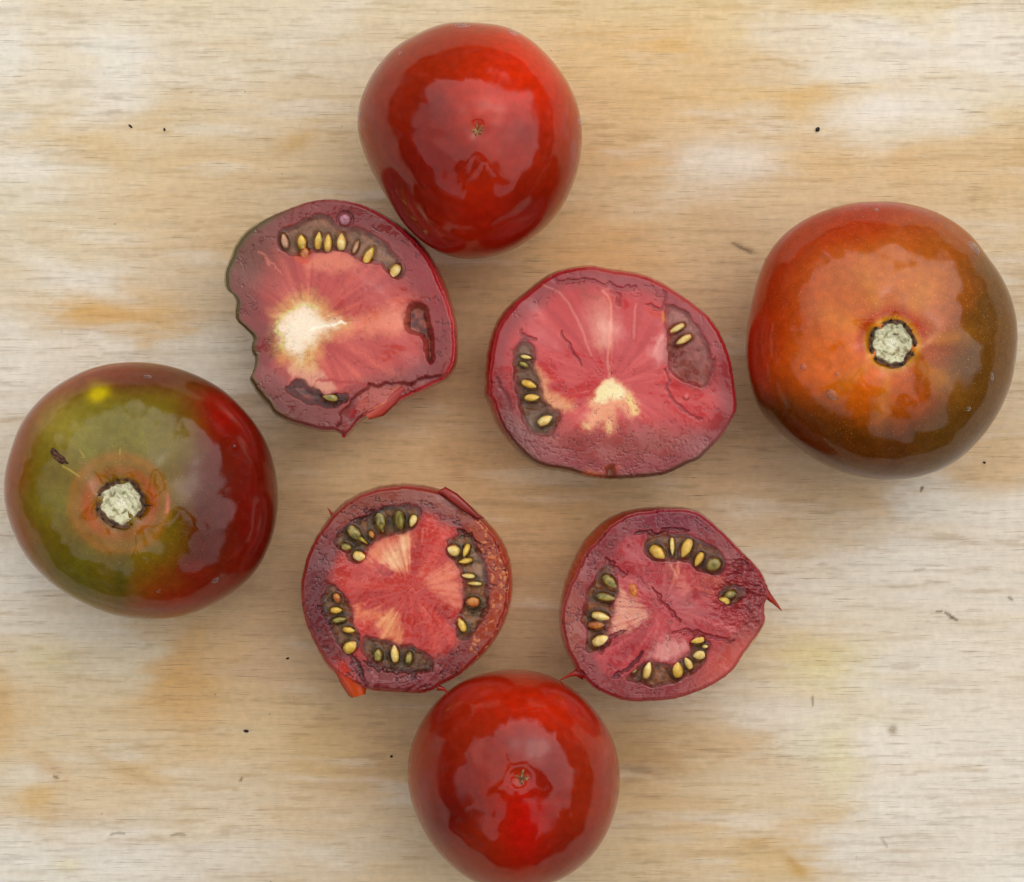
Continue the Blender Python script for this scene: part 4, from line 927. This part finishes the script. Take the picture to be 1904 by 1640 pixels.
strip('skin_flap', hC, a3([(1050,130),(1088,122),(1160,174),(1240,240),(1322,308),(1378,318)]), [3,15,20,17,9,1], [.027,.0278,.0278,.0275,.027,.026], .0004, (156,44,30), (120,28,22), zC)
strip('flesh_flap', hC, a3([(330,1290),(370,1370),(425,1460),(475,1545),(485,1580)]), [26,34,40,38,26], [.0255,.0262,.0258,.0250,.0244], .0008, (176,34,30), (206,84,22), zC)
strip('skin_thread', hC, a3([(1040,1520),(1085,1528),(1120,1556)]), [12,7,1.5], [.0245,.0245,.0235], .0004, (166,32,30), (190,60,44), zC)
strip('skin_thread', hC, a3([(300,300),(280,268),(262,242)]), [7,4,1], [.0262,.0266,.0268], .0003, (150,44,30), (150,44,30), zC)
strip('flesh_flap', hA, a1([(880,1400),(850,1470),(830,1530),(815,1585)]), [34,26,16,5], [.0262,.0258,.0248,.0238], .0009, (150,34,34), (176,30,26), zA)
strip('flesh_flap', hA, a1([(1200,1265),(1120,1340),(1040,1405),(965,1450)]), [10,26,30,14], [.0268,.0266,.0262,.0258], .0007, (160,50,46), (186,74,56), zA)

# ------------------------------------------------------------------ crumbs of dirt on the board
def crumb(px, py, rx, ry, a, label, seed):
    rs = np.random.RandomState(seed); v = DV*np.array([rx, ry, min(rx, ry)*.7])*K
    v = v*(1+.35*(rs.rand(len(v), 1)-.5)); c, s = math.cos(R(-a)), math.sin(R(-a))
    v = np.stack([v[:, 0]*c-v[:, 1]*s, v[:, 0]*s+v[:, 1]*c, v[:, 2]+min(rx, ry)*.6*K], -1)
    o = mesh('dirt_crumb', v, DF, M['dirt']); x, y = W(px, py, 0); o.location = (x, y, .00005)
    tag(o, label, 'crumb', 'dark crumbs on the board')
crumb(1520, 241, 4.5, 3.6, -60, 'largest black crumb on the board, above the orange and olive tomato', 1)
crumb(458, 1359, 4.8, 2.6, 10, 'black crumb on the board left of the bottom whole tomato', 2)
crumb(243, 235, 4.5, 1.8, 40, 'thin brown crumb on the pale board, upper left of the torn half', 3)
crumb(306, 241, 2.6, 2., 70, 'small brown crumb right beside the thin one at the upper left', 4)
crumb(1830, 860, 2.6, 2., 20, 'tiny dark crumb just below right of the orange and olive tomato', 5)
crumb(535, 1224, 3., 1.8, -10, 'tiny dark crumb left of the flap of the many-seeded half', 6)
crumb(728, 1406, 2.6, 2.2, 0, 'tiny dark crumb close to the left side of the bottom whole tomato', 7)

# ------------------------------------------------------------------ what the wet skins mirror: trees round the yard, ground, photographer
def build_surround():
    gm = mat_plain('grass_ground', (70, 74, 40), .9, 3, .4)
    s = 60.; o = mesh('ground', [(-s,-s,-.76),(s,-s,-.76),(s,s,-.76),(-s,s,-.76)], [(0,1,2,3)], gm, smooth=False); o['kind'] = 'structure'
    rs = np.random.RandomState(5); N = 42000
    th = rs.rand(N)*2*np.pi; rad = 6.5+2.2*rs.rand(N)
    top = 3.5+1.0*fbm(np.cos(th)*3+4, np.sin(th)*3, 8, 4)+.9*fbm(np.cos(th)*9, np.sin(th)*9, 18, 3)+.5*fbm(np.cos(th)*30, np.sin(th)*30, 28, 3)
    z = -.76+(top+.76)*rs.rand(N)**.8
    c = np.stack([rad*np.cos(th), rad*np.sin(th), z], -1)
    a = rs.randn(N, 3); a /= np.linalg.norm(a, axis=1)[:, None]; b = np.cross(a, rs.randn(N, 3)); b /= np.linalg.norm(b, axis=1)[:, None]
    L = (.11+.1*rs.rand(N))[:, None]
    V = np.stack([c-a*L, c+b*L*.55, c+a*L, c-b*L*.55], 1).reshape(-1, 3)
    F = np.arange(4*N).reshape(-1, 4)
    o = mesh('surrounding_trees', V, F, mat_plain('dark_leaves', (44, 58, 26), .6, 2, .5), smooth=False)
    o['kind'] = 'stuff'; o['label'] = 'ring of dark leafy trees round the yard, mirrored in the wet skins'
build_surround()
def build_person():
    g = thing('person', 'person in a dark shirt leaning over the board and holding a phone above it', 'person', (0.0, -.52, -.76))
    joints = [(0,0,.93),(0,.03,1.12),(0,.10,1.32),(0,.16,1.47),(0,.22,1.56),   # pelvis, waist, chest, neck, head
              (.19,.11,1.42),(.26,.24,1.20),(.10,.44,1.312), (-.19,.11,1.42),(-.26,.24,1.20),(-.10,.44,1.312),
              (.10,-.01,.88),(.11,.03,.48),(.11,-.02,.08),(-.10,-.01,.88),(-.11,.03,.48),(-.11,-.02,.08),(.11,.14,.03),(-.11,.14,.03),(0,.25,1.66)]
    ed = [(0,1),(1,2),(2,3),(3,4),(2,5),(5,6),(6,7),(2,8),(8,9),(9,10),(0,11),(11,12),(12,13),(0,14),(14,15),(15,16),(13,17),(16,18),(4,19)]
    rd = [.15,.13,.15,.055,.085,.065,.045,.026,.065,.045,.026,.09,.06,.04,.09,.06,.04,.03,.03,.075]
    me = bpy.data.meshes.new('body'); me.from_pydata(joints, ed, []); o = bpy.data.objects.new('body', me); C.collection.objects.link(o); o.parent = g
    mo = o.modifiers.new('skin', 'SKIN')
    for i, r_ in enumerate(rd):
        o.data.skin_vertices[0].data[i].radius = (r_, r_*.8 if i in (0, 1, 2) else r_)
    o.data.skin_vertices[0].data[0].use_root = True
    o.modifiers.new('sub', 'SUBSURF').levels = 2; o.modifiers['sub'].render_levels = 2
    me.materials.append(mat_plain('dark_shirt', (36, 34, 38), .9, 30, .2))
    # hands: palm and five bent fingers closing on the phone
    skinm = mat_plain('hand_skin', (176, 120, 92), .5, 60, .1)
    for sx in (1, -1):
        J = [(sx*.10,.44,1.312),(sx*.085,.475,1.305)]; E = [(0,1)]; RR = [.024,.026]
        for k in range(4):
            i = len(J); y = .455+.016*k
            J += [(sx*.078,y+.005,1.296),(sx*.070,y+.012,1.2885+.001*k),(sx*.052,y+.012,1.2885)]
            E += [(1,i),(i,i+1),(i+1,i+2)]; RR += [.010,.009,.008]
        i = len(J); J += [(sx*.080,.452,1.322),(sx*.062,.462,1.322)]; E += [(1,i),(i,i+1)]; RR += [.011,.009]
        me = bpy.data.meshes.new('hand'); me.from_pydata(J, E, []); h = bpy.data.objects.new('hand', me); C.collection.objects.link(h); h.parent = g
        h.modifiers.new('skin', 'SKIN')
        for i, r_ in enumerate(RR): me.skin_vertices[0].data[i].radius = (r_, r_)
        me.skin_vertices[0].data[0].use_root = True
        h.modifiers.new('sub', 'SUBSURF').levels = 1; me.materials.append(skinm)
    # phone lies just above the lens point
    import bmesh
    bm = bmesh.new(); bmesh.ops.create_cube(bm, size=1, matrix=__import__('mathutils').Matrix.Diagonal((.15, .074, .008, 1)))
    bmesh.ops.bevel(bm, geom=list(bm.edges), offset=.003, segments=2, affect='EDGES')
    me = bpy.data.meshes.new('phone'); bm.to_mesh(me); bm.free()
    ph = bpy.data.objects.new('phone', me); C.collection.objects.link(ph); ph.location = (0, -.035, CH+.0450)
    me.materials.append(mat_plain('black_phone', (14, 14, 16), .25, 10, .1)); tag(ph, 'black phone held level above the board by the leaning person', 'phone')
build_person()
